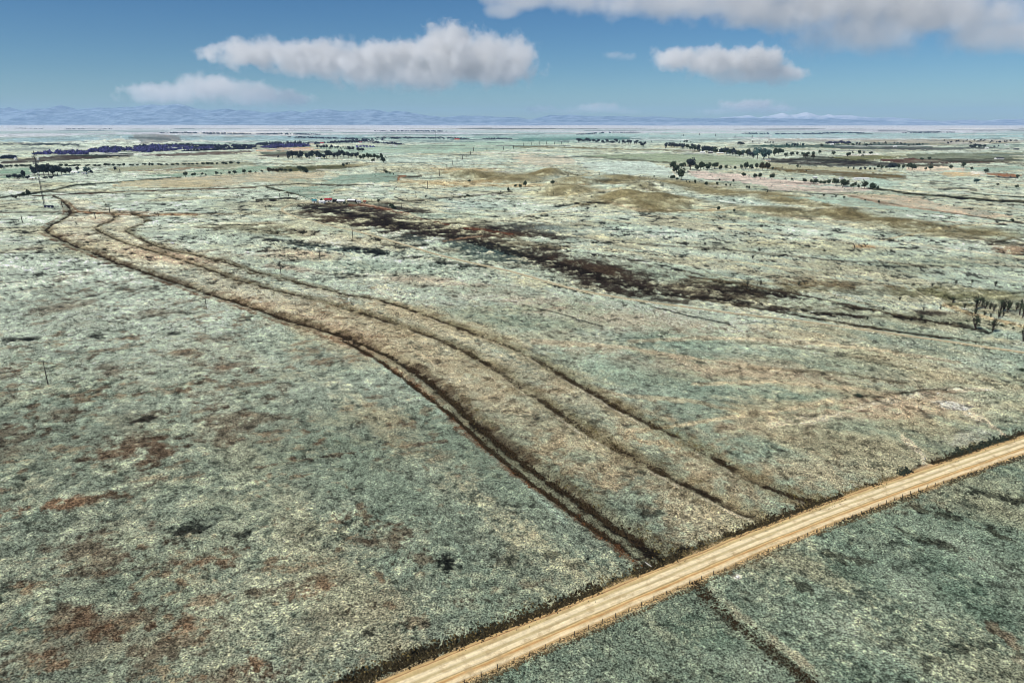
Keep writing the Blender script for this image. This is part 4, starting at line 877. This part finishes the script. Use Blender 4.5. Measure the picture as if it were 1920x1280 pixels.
row([(1084+k_*5.5+rnd.uniform(-1.5, 1.5), 266+k_*.22+rnd.uniform(-.5, 2), rnd.uniform(3.5, 7), rnd.uniform(5, 9)) for k_ in range(24)]+[(1206,275,5,12),(1249,277,5,4),(1259,277,5,4),(1221,268,3,3)], 'navy', 'of the distant clump right of centre', 'trees of the distant clump right of centre', ('round',))
row([(1276,268,3,3),(1283,268,4,5),(1288,268,5,6),(1295,268,3,4),(1389,273,6,12,'navy'),(1411,270,6,4)]+[(1434+k_*5, 269.5, rnd.uniform(3, 4), 4) for k_ in range(4)], 'dark', 'of the tiny far ones on the green plain', 'tiny far trees on the green plain', ('round',))
row([(1475+k_*5.0, 274+rnd.uniform(-1, 2), rnd.uniform(4, 7), rnd.uniform(4, 6), rnd.choice(['teal', 'navy', 'dark'])) for k_ in range(7)]+[(1541,276,6,6)]+[(1552+k_*6.5, 270.5, rnd.uniform(4, 7), 9, 'purple') for k_ in range(7)]+
    [(1598+k_*7.0+rnd.uniform(-2, 2), 271+rnd.uniform(-.5, 3.5), rnd.uniform(2.5, 5), rnd.uniform(3, 7), rnd.choice(['dark', 'teal', 'navy'])) for k_ in range(20)], 'dark', 'in the far green belt on the right', 'trees of the far green belt on the right', ('round', 'tall'))
row([(1822,278,5,9),(1829,277,6,9),(1836,278,6,8),(1845,277,5,7),(1864,277,3,5),(1871,276,3,5)]+[(1770+k_*7+rnd.uniform(-2, 2), 266+rnd.uniform(-2, 4), rnd.uniform(2, 4), rnd.uniform(3, 7)) for k_ in range(20)], 'navy', 'of the far trees at upper right', 'far trees at upper right', ('round',))
row([(30,372,4,6,'brown'),(37,370,6,8,'brown'),(45,369,7,8,'dark'),(54,368,10,9,'dark'),(25,371,3,4,'brown')], 'dark', 'on the creek line left of the mast', 'bushes on the creek line left of the mast', ('bush', 'round'))
row([(66,331,16,12,'navy'),(74,331,18,13,'navy'),(83,331,19,13,'navy'),(92,330,19,13,'navy'),(100,330,17,13,'navy'),(108,329,16,13,'navy'),(116,328,13,12,'navy'),(124,327,11,10,'navy'),(131,326,10,9,'navy'),(145,322,8,8),(163,324,10,12,'teal'),(172,325,5,6),(17,335,6,10,'navy'),(28,335,8,10,'navy'),(44,334,13,9),(36,336,8,9,'navy'),(52,336,6,9,'navy'),(3,317,8,8),(9,317,5,5),(216,322,8,6),(225,323,5,4),(85,336,4,8),(96,336,5,8)],
    'navy', 'in the navy grove behind the tall mast', 'trees of the navy grove behind the mast', ('round', 'tall'))
row([(348,332,9,9),(361,331,6,6),(366,331,6,5),(379,330,6,6),(386,330,4,5),(407,329,7,7),(415,328,4,5),(431,328,6,6),(440,327,6,9),(458,326,7,8),(469,326,6,7),(479,326,5,5),(492,324,5,6)], 'dark', 'in the sparse row above the orange field', 'round trees above the orange field', ('round',))
row([(505,323,8,9,'brown'),(512,323,6,8,'brown'),(520,323,6,8,'brown'),(528,322,6,8),(536,322,5,7),(545,322,5,7),(559,315,4,4),(563,322,10,11),(569,323,10,12),(575,325,8,9),(645,312,5,6),(650,310,5,6),(655,309,4,4),(724,326,5,6),(731,328,4,5),(738,330,3,4)], 'dark', 'along the olive strip left of centre', 'trees along the olive strip', ('round', 'bush'))
grove = [(541+k_*6.6+rnd.uniform(-2, 2), 297+rnd.uniform(-1.5, 1), rnd.uniform(8, 13), rnd.uniform(8, 11), 'navy') for k_ in range(20)]+[(676+k_*6.5+rnd.uniform(-1, 1), 298.5, rnd.uniform(6, 10), rnd.uniform(6, 8), 'dark') for k_ in range(7)]+[(522,296,4,5),(699,305,7,7,'dark'),(719,305,9,9,'dark'),(723,297,4,4,'dark')]
row(grove, 'navy', 'in the long dark grove left of centre', 'trees of the long dark grove left of centre', ('round', 'tall'))
row([(597+k_*5.2+rnd.uniform(-1, 1), 279.5+rnd.uniform(-.6, .6), rnd.uniform(4, 7), rnd.uniform(5, 7)) for k_ in range(12)]+[(655,283,7,8),(662,283,7,7),(673,285,7,8),(680,285,6,8)]+[(670+k_*6, 276.5, 3.5, 7, 'purple') for k_ in range(6)], 'navy', 'in the short row above the long grove', 'trees of the short row above the long grove', ('round',))
line_t = [(12+k_*9.2+rnd.uniform(-3, 3), 314-k_*.12+rnd.uniform(-.5, .5), rnd.uniform(2.5, 5), rnd.uniform(5, 9)) for k_ in range(48)]
for it in line_t: it = it
row([t_ for t_ in line_t if t_[0] < 448], 'dark', 'in the low hedge line across the left', 'bushes of the low hedge line across the left', ('bush',))
row([(603,378,5,6),(632,382,4,6),(645,384,5,7),(651,384,4,5),(656,377,4,5),(668,383,4,5),(697,378,3,4),(710,379,5,6)], 'dark', 'among the sheds of the nearest farmstead', 'small trees of the nearest farmstead', ('round',))
row([(735,391,9,9),(739,394,9,11),(872,372,4,5),(877,370,6,5),(880,371,6,5),(850,371,3,4),(862,371,3,4),(799,371,5,5),(966,352,6,6),(976,354,8,6),(985,351,10,8),(1013,345,3,3),(1036,345,8,9),(1038,366,6,4),(1027,367,3,3),(1065,344,4,4),(1082,344,4,4),(939,362,4,4),(953,361,8,6),(880,343,6,6),(1124,336,3,3),(1151,334,4,4),(1157,334,3,4),(1200,335,4,4),(1226,334,4,4),(1347,396,9,7),(1376,399,7,5)], 'dark', 'scattered among the olive hills', 'trees scattered among the olive hills', ('round',))
row([(1438,361,3,3),(1544,368,4,4),(1567,370,3,4),(1582,373,4,5),(1622,377,3,3),(1648,381,5,4),(1882,416,3,4),(1897,416,5,8)], 'dark', 'on the hedge below the orange ground', 'bushes on the hedge below the orange ground', ('bush',))
BR = [(1411,485,7,6),(1828,618,30,15),(1860,623,27,12),(1918,640,30,18),(1401,537,11,6),(1426,535,11,6),(1498,537,9,7),(1687,564,9,6),(1656,583,9,5),(1731,583,8,4),(1727,600,12,8),(1626,600,8,5),(1747,538,8,5),(1792,533,9,5),(1822,533,10,5),(1866,537,11,6),
      (1786,567,12,9),(1808,578,11,7),(1830,580,27,14),(1841,577,20,10),(1847,580,18,9),(1856,582,18,8),(1863,584,17,8),(1875,585,26,10),(1881,583,24,11),(1889,584,22,10),(1872,596,16,8),(1880,594,12,6),(1911,592,32,9),(1917,596,30,10),(1828,590,14,8),(1892,578,16,8),(1905,582,18,8),(1845,592,10,7),(1857,596,9,6),(1763,580,6,4)]
row(BR, 'dark', 'of the sparse ones near the right edge', 'sparse trees near the right edge', ('bare',))
row([(1800+k_*13+rnd.uniform(-4, 4), 606+k_*.9+rnd.uniform(-3, 3), rnd.uniform(2.5, 4), rnd.uniform(4, 8)) for k_ in range(9)]+[(1610,744,5,12),(1916,697,6,9)], 'dark', 'of the low scrub on the right', 'low bushes on the right plain', ('bush',))
for i, (a, b, h_, l) in enumerate([(1603,463,9,"leaning dead trunk, left of two on the pale scrape"), (1623,462,7,"short broken dead trunk, right of two on the pale scrape")]):
    p = at(a, b); m_ = mpp(p); r = empty("dead_trunk", p); tag(r, l, 'dead tree', 'dead trunks on the pale scrape')
    q = MB(); hh = h_*m_; q.bar((0, 0, -.3), (-hh*.45, .3, hh*.8), .55, .25, 7); q.build("trunk", bark, r)
    q = MB(); q.bar((-hh*.2, .1, hh*.4), (hh*.15, -.4, hh*.75), .2, .08, 5); q.bar((-hh*.3, .2, hh*.55), (-hh*.75, .6, hh*.7), .16, .05, 5); q.build("limb", bark, r)

TREES.sort(key=lambda t_: -t_[2]*t_[3]); nt_ = 0; TINY = []
for t_ in TREES:
    if t_[5] in ('bush', 'bare') or nt_ < 250:
        plant(*t_); nt_ += t_[5] not in ('bush', 'bare')
    else: TINY.append(t_)
# far woods that read as one mass
LCOL = {'dark': (34,40,34), 'navy': (32,36,50), 'teal': (64,92,88), 'brown': (58,52,34), 'purple': (84,78,140)}
def leaf_mass(name, clumps):
    """clumps: x, y, height, half width, leaf size, colour, leaves"""
    co, cl = [], []; r = random.Random(len(name))
    for (x, y, h, wd, lf, colr, nl) in clumps:
        z0 = Hs(x, y) if len(clumps) < 400 else 0.0
        for j in range(nl):
            t = r.uniform(0, 6.28); q = r.random()**.5; zz = r.random()
            k_ = wd*q*(1-.55*zz)
            c = Vector((x+math.cos(t)*k_, y+math.sin(t)*k_, z0+h*(.12+.85*zz)))
            u = Vector((r.gauss(0, 1), r.gauss(0, 1), r.gauss(0, 1))).normalized(); w_ = u.orthogonal().normalized()*lf*r.uniform(.5, 1.1); h2 = u.cross(w_).normalized()*lf*r.uniform(.4, .9)
            co += [c-w_-h2, c+w_-h2*.7, c+w_*.8+h2, c-w_*.7+h2]; cl += [np.array(colr)*r.uniform(.6, 1.5)]*4
    co = np.array([tuple(c) for c in co])
    if len(clumps) >= 400: co[:, 2] += H(co[:, 0], co[:, 1])
    k_ = np.arange(len(co)//4)[:, None]*4+np.arange(4)[None, :]
    tag(mesh_np(name, co, k_, mt, cols={'Col': np.array(cl)}), kind='stuff')
def woods(name, segs, n, hgt, colr, leafr=5.0):
    cl = []; r = random.Random(len(name)); tot = sum(abs(s_[2]-s_[0])*(s_[4]+.6) for s_ in segs)
    for (x0_, y0_, x1_, y1_, th) in segs:
        for _ in range(int(n*abs(x1_-x0_)*(th+.6)/tot)):
            t = r.random(); px = x0_+(x1_-x0_)*t; ed = min(1, 4*t*(1-t)+.1)**.6
            v = float(vnoise(np.array([px/9.0]), np.array([y0_*3.1]), 77)[0]); v2 = float(vnoise(np.array([px/2.5]), np.array([y1_*1.7]), 78)[0])
            if v*.7+v2*.3 < .30 and r.random() < .9: continue
            py = y0_+(y1_-y0_)*t+r.uniform(-th, th)*ed*(.4+v); fx, fy = flat(px, py)
            cl.append((fx, fy, hgt*ed*r.uniform(.45, .9)*(.55+.8*v2), hgt*.55, leafr*.7, np.array(colr)*r.uniform(.45, 1.7), 8))
    leaf_mass(name, cl)
tc_ = []
for t_ in TINY:
    fx, fy = flat(t_[0], t_[1]); m_ = mpp(Vector((fx, fy, 0))); tc_.append((fx, fy, t_[2]*m_*1.05, t_[3]*m_*.5, t_[3]*m_*.16, lin(*LCOL[t_[4]]), 26))
leaf_mass("distant_trees", tc_)
woods("purple_woodland", [(60,288,170,284,2.0),(165,282,250,280,4.0),(250,281,330,280,3.5),(250,276,350,273,2),(330,279,400,277,2.0),(110,289,165,288,1),(490,276,580,273,3),(520,275,560,274,2)], 3000, 11, lin(78,74,124))
woods("navy_woodland", [(0,297,30,295,2.5),(170,278,250,276,1.2),(250,273,400,271,1.4),(350,275,480,272,2.2),(400,278,480,276,1.6),(480,270,600,269,2.4),(600,269,700,266,1.4),(540,258,640,261,1.0),(640,262,720,265,1.2),(700,262,780,260,1.6),(780,260,880,262,1.0),(690,268,760,272,1.0),(905,262,960,262,.8),(340,283,480,279,.5)], 3200, 10, lin(40,42,66), 4.0)
woods("far_woodland", [(1080,252,1200,248,.6),(1390,249.5,1480,250,.5),(1480,249.5,1620,249.5,.5),(1690,250,1790,249,.5),(700,246,840,247,.5),(480,252,600,252,.6),(300,250,470,251,.5),(120,243,160,243,.3),(30,241,80,242,.3),(185,244,210,243,.3)], 1100, 12, lin(44,60,84), 8.0)

# ------------------------------------------------------------------ hills and mountains
def skyline(pts, x): 
    return np.interp(x, [p[0] for p in pts], [p[1] for p in pts])
def range_mesh(name, pts, dist, depth, m, seed, rough=1.0, x0_=-900, x1_=2800, nx=1500, ny=61, wl=1800):
    px = np.linspace(x0_, x1_, nx); sx = (px-960)/F*math.cos(PITCH)            # x/y slope at the horizon
    top = skyline(pts, px)-(fbm(px, px*0, 24, 3, .6, seed)-.5)*(8 if name == 'snowy_mountains' else 3.0)
    el = (228-top)*math.cos(PITCH)**2/F*1.0/math.cos(PITCH)*math.cos(PITCH)
    el = np.tan(np.arctan((640-top)/F)-PITCH)
    hmax = el*dist+HC
    tt = np.linspace(-1, 1, ny)
    XX = np.zeros((ny, nx)); YY = XX.copy(); ZZ = XX.copy()
    for j, t_ in enumerate(tt):
        y = dist+t_*depth; x = sx*dist*(1+0.15*t_*depth/dist)
        rn = fbm(x, np.full(nx, y), wl, 5, .55, seed); rid = 1-abs(2*rn-1)
        rn2 = fbm(x, np.full(nx, y), wl*.35, 4, .6, seed+50); rid2 = 1-abs(2*rn2-1)
        prof = max(0, 1-abs(t_))**.9
        e = prof*(1-.42*rough*(1-prof)*(1.6-1.6*rid)-.18*rough*(1-prof)*(1-rid2)*2)
        XX[j] = x; YY[j] = y; ZZ[j] = np.maximum(hmax, 5)*np.clip(e, 0, 1)*(1 if abs(t_) < .999 else 0)-4*(abs(t_) > .999)
    k_ = np.arange(ny-1)[:, None]*nx+np.arange(nx-1)[None, :]
    f = np.stack([k_.ravel(), (k_+1).ravel(), (k_+nx+1).ravel(), (k_+nx).ravel()], 1)
    return tag(mesh_np(name, np.stack([XX.ravel(), YY.ravel(), ZZ.ravel()], 1), f, m, smooth=True), kind='structure')
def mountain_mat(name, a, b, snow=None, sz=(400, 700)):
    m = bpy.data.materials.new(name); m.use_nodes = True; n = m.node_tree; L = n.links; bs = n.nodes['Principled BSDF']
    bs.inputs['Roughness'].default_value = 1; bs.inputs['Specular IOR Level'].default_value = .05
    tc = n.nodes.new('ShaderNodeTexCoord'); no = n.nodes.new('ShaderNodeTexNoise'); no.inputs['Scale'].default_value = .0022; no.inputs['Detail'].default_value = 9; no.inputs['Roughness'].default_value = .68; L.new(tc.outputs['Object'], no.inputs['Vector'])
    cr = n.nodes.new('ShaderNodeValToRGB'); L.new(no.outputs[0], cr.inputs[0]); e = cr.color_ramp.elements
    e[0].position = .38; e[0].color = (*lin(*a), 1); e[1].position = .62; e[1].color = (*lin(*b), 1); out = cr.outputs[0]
    if snow:
        sp = n.nodes.new('ShaderNodeSeparateXYZ'); L.new(tc.outputs['Object'], sp.inputs[0])
        ma = n.nodes.new('ShaderNodeMath'); ma.operation = 'MULTIPLY_ADD'; ma.inputs[1].default_value = 500; L.new(no.outputs[0], ma.inputs[0]); L.new(sp.outputs[2], ma.inputs[2])
        mr = n.nodes.new('ShaderNodeMapRange'); mr.inputs['From Min'].default_value = sz[0]; mr.inputs['From Max'].default_value = sz[1]; L.new(ma.outputs[0], mr.inputs[0])
        mx = n.nodes.new('ShaderNodeMix'); mx.data_type = 'RGBA'; L.new(mr.outputs[0], mx.inputs['Factor']); L.new(out, mx.inputs['A']); mx.inputs['B'].default_value = (*lin(*snow), 1); out = mx.outputs['Result']
    L.new(out, bs.inputs['Base Color'])
    bp = n.nodes.new('ShaderNodeBump'); bp.inputs['Distance'].default_value = 120; bp.inputs['Strength'].default_value = .8; L.new(no.outputs[0], bp.inputs['Height']); L.new(bp.outputs[0], bs.inputs['Normal'])
    return m
SK = [(-900,205),(-500,200),(-200,206),(0,203),(15,205),(22,202),(35,205),(50,206),(65,204),(90,205),(105,201),(119,198),(135,201),(150,206),(180,203),(225,202),(260,200),(275,198),(288,196),(305,198),(325,196),(335,195),(350,197),(375,204),(390,206),(410,205),(430,205),(445,208),(457,205),(475,209),(500,212),(520,211),(535,210),(550,207),(570,211),(580,207),(600,204),(620,206),(640,209),(660,209),(690,206),(710,206),(730,210),(745,208),(760,209),(780,213),(800,217),(830,220),(870,218),(910,217),(940,220),(970,220),(995,224),(1030,217),(1070,215),(1100,217),(1130,218),(1170,218),(1200,220),(1240,219),(1280,222),(1340,222),(1440,222),(1560,223),(1640,226),(1700,230),(1900,236),(2300,238),(2800,238)]
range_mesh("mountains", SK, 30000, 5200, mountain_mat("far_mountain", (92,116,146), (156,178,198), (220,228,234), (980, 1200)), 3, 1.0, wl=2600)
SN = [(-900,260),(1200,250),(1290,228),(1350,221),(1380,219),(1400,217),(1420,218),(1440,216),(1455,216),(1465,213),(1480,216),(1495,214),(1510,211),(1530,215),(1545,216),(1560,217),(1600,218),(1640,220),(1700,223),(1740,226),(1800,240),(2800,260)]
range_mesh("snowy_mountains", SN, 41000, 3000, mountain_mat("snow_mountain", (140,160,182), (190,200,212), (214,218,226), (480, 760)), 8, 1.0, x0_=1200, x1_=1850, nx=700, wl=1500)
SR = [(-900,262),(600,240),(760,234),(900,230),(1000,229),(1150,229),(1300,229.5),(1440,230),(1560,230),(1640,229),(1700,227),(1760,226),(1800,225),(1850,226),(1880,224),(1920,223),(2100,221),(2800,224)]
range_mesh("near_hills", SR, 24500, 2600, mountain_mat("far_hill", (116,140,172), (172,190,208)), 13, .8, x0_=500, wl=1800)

# ------------------------------------------------------------------ clouds (volumes beyond the haze)
def cloud(name, label, dist, lobes, dens, *a_, alb=.92, **k_): _cloud(name, label, dist, lobes, dens, alb, *a_, **k_)
def _cloud(name, label, dist, lobes, dens, alb, nscale=1.0, squash=1.0, edge=.55, thick=1.0):
    """lobes: px, py, rx px, ry px"""
    mp = dist/F*math.cos(PITCH)
    def P(px, py):
        e = math.tan(math.atan((640-py)/F)-PITCH); return ((px-960)*mp*1.0, dist, e*dist+HC)
    xs0 = min(l[0]-l[2] for l in lobes); xs1 = max(l[0]+l[2] for l in lobes); ys0 = min(l[1]-l[3] for l in lobes); ys1 = max(l[1]+l[3] for l in lobes)
    mpx = mp*math.cos(PITCH)
    cx, _, cz = P((xs0+xs1)/2, (ys0+ys1)/2); sx = (xs1-xs0)/2*mp*1.12; sz = (ys1-ys0)/2*mpx*1.12; sy = max(l[3] for l in lobes)*mp*2.0*thick
    q = MB(); q.box((0, 0, 0), (2*sx, 2*sy, 2*sz))
    m = bpy.data.materials.new(name+"_vapour"); m.use_nodes = True; n = m.node_tree; L = n.links; n.nodes.remove(n.nodes['Principled BSDF'])
    out = n.nodes['Material Output']; pv = n.nodes.new('ShaderNodeVolumePrincipled'); pv.inputs['Color'].default_value = (alb, alb*.998, alb*.995, 1); pv.inputs['Anisotropy'].default_value = .0
    L.new(pv.outputs[0], out.inputs['Volume']); tc = n.nodes.new('ShaderNodeTexCoord')
    acc = None
    for (lx, ly, rx, ry) in lobes:
        x, _, z = P(lx, ly); mpg = n.nodes.new('ShaderNodeVectorMath'); mpg.operation = 'SUBTRACT'; mpg.inputs[1].default_value = (x-cx, 0, z-cz); L.new(tc.outputs['Object'], mpg.inputs[0])
        dv = n.nodes.new('ShaderNodeVectorMath'); dv.operation = 'DIVIDE'; dv.inputs[1].default_value = (rx*mp, ry*mp*1.7*thick, ry*mpx); L.new(mpg.outputs[0], dv.inputs[0])
        ln = n.nodes.new('ShaderNodeVectorMath'); ln.operation = 'LENGTH'; L.new(dv.outputs[0], ln.inputs[0])
        if acc is None: acc = ln.outputs['Value']
        else:
            mn = n.nodes.new('ShaderNodeMath'); mn.operation = 'SMOOTH_MIN'; mn.inputs[2].default_value = .25; L.new(acc, mn.inputs[0]); L.new(ln.outputs['Value'], mn.inputs[1]); acc = mn.outputs[0]
    no = n.nodes.new('ShaderNodeTexNoise'); no.inputs['Scale'].default_value = nscale/1000.; no.inputs['Detail'].default_value = 6; no.inputs['Roughness'].default_value = .6; L.new(tc.outputs['Object'], no.inputs['Vector'])
    # density rises inside: 1 - dist + noise
    a1 = n.nodes.new('ShaderNodeMath'); a1.operation = 'MULTIPLY_ADD'; a1.inputs[1].default_value = 2.2; a1.inputs[2].default_value = -1.1; L.new(no.outputs[0], a1.inputs[0])
    a2 = n.nodes.new('ShaderNodeMath'); a2.operation = 'SUBTRACT'; L.new(a1.outputs[0], a2.inputs[0]); L.new(acc, a2.inputs[1])
    mr = n.nodes.new('ShaderNodeMapRange'); mr.inputs['From Min'].default_value = -.95; mr.inputs['From Max'].default_value = -.95+edge; mr.inputs['To Min'].default_value = 0; mr.inputs['To Max'].default_value = dens; L.new(a2.outputs[0], mr.inputs[0])
    sp = n.nodes.new('ShaderNodeSeparateXYZ'); L.new(tc.outputs['Object'], sp.inputs[0])
    mz = n.nodes.new('ShaderNodeMapRange'); mz.inputs['From Min'].default_value = -sz*.95; mz.inputs['From Max'].default_value = sz*.15; mz.inputs['To Min'].default_value = .12; L.new(sp.outputs[2], mz.inputs[0])
    mm = n.nodes.new('ShaderNodeMath'); mm.operation = 'MULTIPLY'; L.new(mr.outputs[0], mm.inputs[0]); L.new(mz.outputs[0], mm.inputs[1])
    L.new(mm.outputs[0], pv.inputs['Density'])
    try: m.cycles.volume_sampling = 'MULTIPLE_IMPORTANCE'; m.cycles.volume_step_rate = .35
    except Exception: pass
    o = q.build(name, m); o.location = (cx, dist, cz); tag(o, label, 'cloud', 'clouds over the far mountains')
    o['kind'] = 'stuff'
    return o
DC = 62000
cloud("cloud", "largest billowing cloud left of centre", DC, [(490,102,95,28),(600,112,100,38),(700,122,110,45),(790,140,110,38),(850,105,75,58),(930,120,80,52),(760,105,50,30)], .0016, 1/1.5)
cloud("cloud", "low flat cloud over the left mountains", DC+3000, [(325,178,100,24),(400,166,66,30),(480,180,95,26),(545,188,55,17),(285,170,50,14)], .0010, 1/1.2)
cloud("cloud", "compact cloud with a flat base right of centre", DC, [(1262,110,50,24),(1330,118,64,32),(1400,118,70,34),(1450,140,48,24),(1390,142,80,20)], .0016, 1/1.2)
cloud("cloud", "broad grey cloud sheet across the upper right corner", DC-6000, [(1050,2,170,20),(1250,8,200,32),(1450,18,190,44),(1600,62,135,48),(1700,20,260,50),(1830,70,130,38),(1980,60,150,50),(1500,-10,500,40),(940,22,40,16)], .0008, 1/2.4, thick=.8, alb=.86)
cloud("cloud", "faint pale cloud bank just above the snowy peaks", DC+5000, [(1400,200,60,16),(1440,206,60,12),(1350,210,50,8)], .0011, 1/1.)
cloud("cloud", "faint thin cloud above the centre hills", DC+5000, [(1010,207,40,10),(1120,204,60,12),(1170,210,30,8),(1060,210,60,7)], .0006, 1/1.)
cloud("cloud", "tiny wisp of cloud beside the big one", DC+2000, [(1145,103,22,9),(1168,108,22,8)], .0004, 1/.8)

# ------------------------------------------------------------------ haze
hz = MB(); hz.box((0, 22500, 448), (96000, 52000, 916))
hm = bpy.data.materials.new("haze_air"); hm.use_nodes = True; n = hm.node_tree; n.nodes.remove(n.nodes['Principled BSDF'])
pv = n.nodes.new('ShaderNodeVolumePrincipled'); pv.inputs['Density'].default_value = 2.0e-5; pv.inputs['Color'].default_value = (.50, .74, 1.0, 1); pv.inputs['Anisotropy'].default_value = .1
n.links.new(pv.outputs[0], n.nodes['Material Output'].inputs['Volume'])
ho = hz.build("haze", hm); tag(ho, kind='stuff')
for pr in PROTO.values():
    if not pr[1]: 
        for ch in list(pr[0].children): bpy.data.objects.remove(ch)
        bpy.data.objects.remove(pr[0])
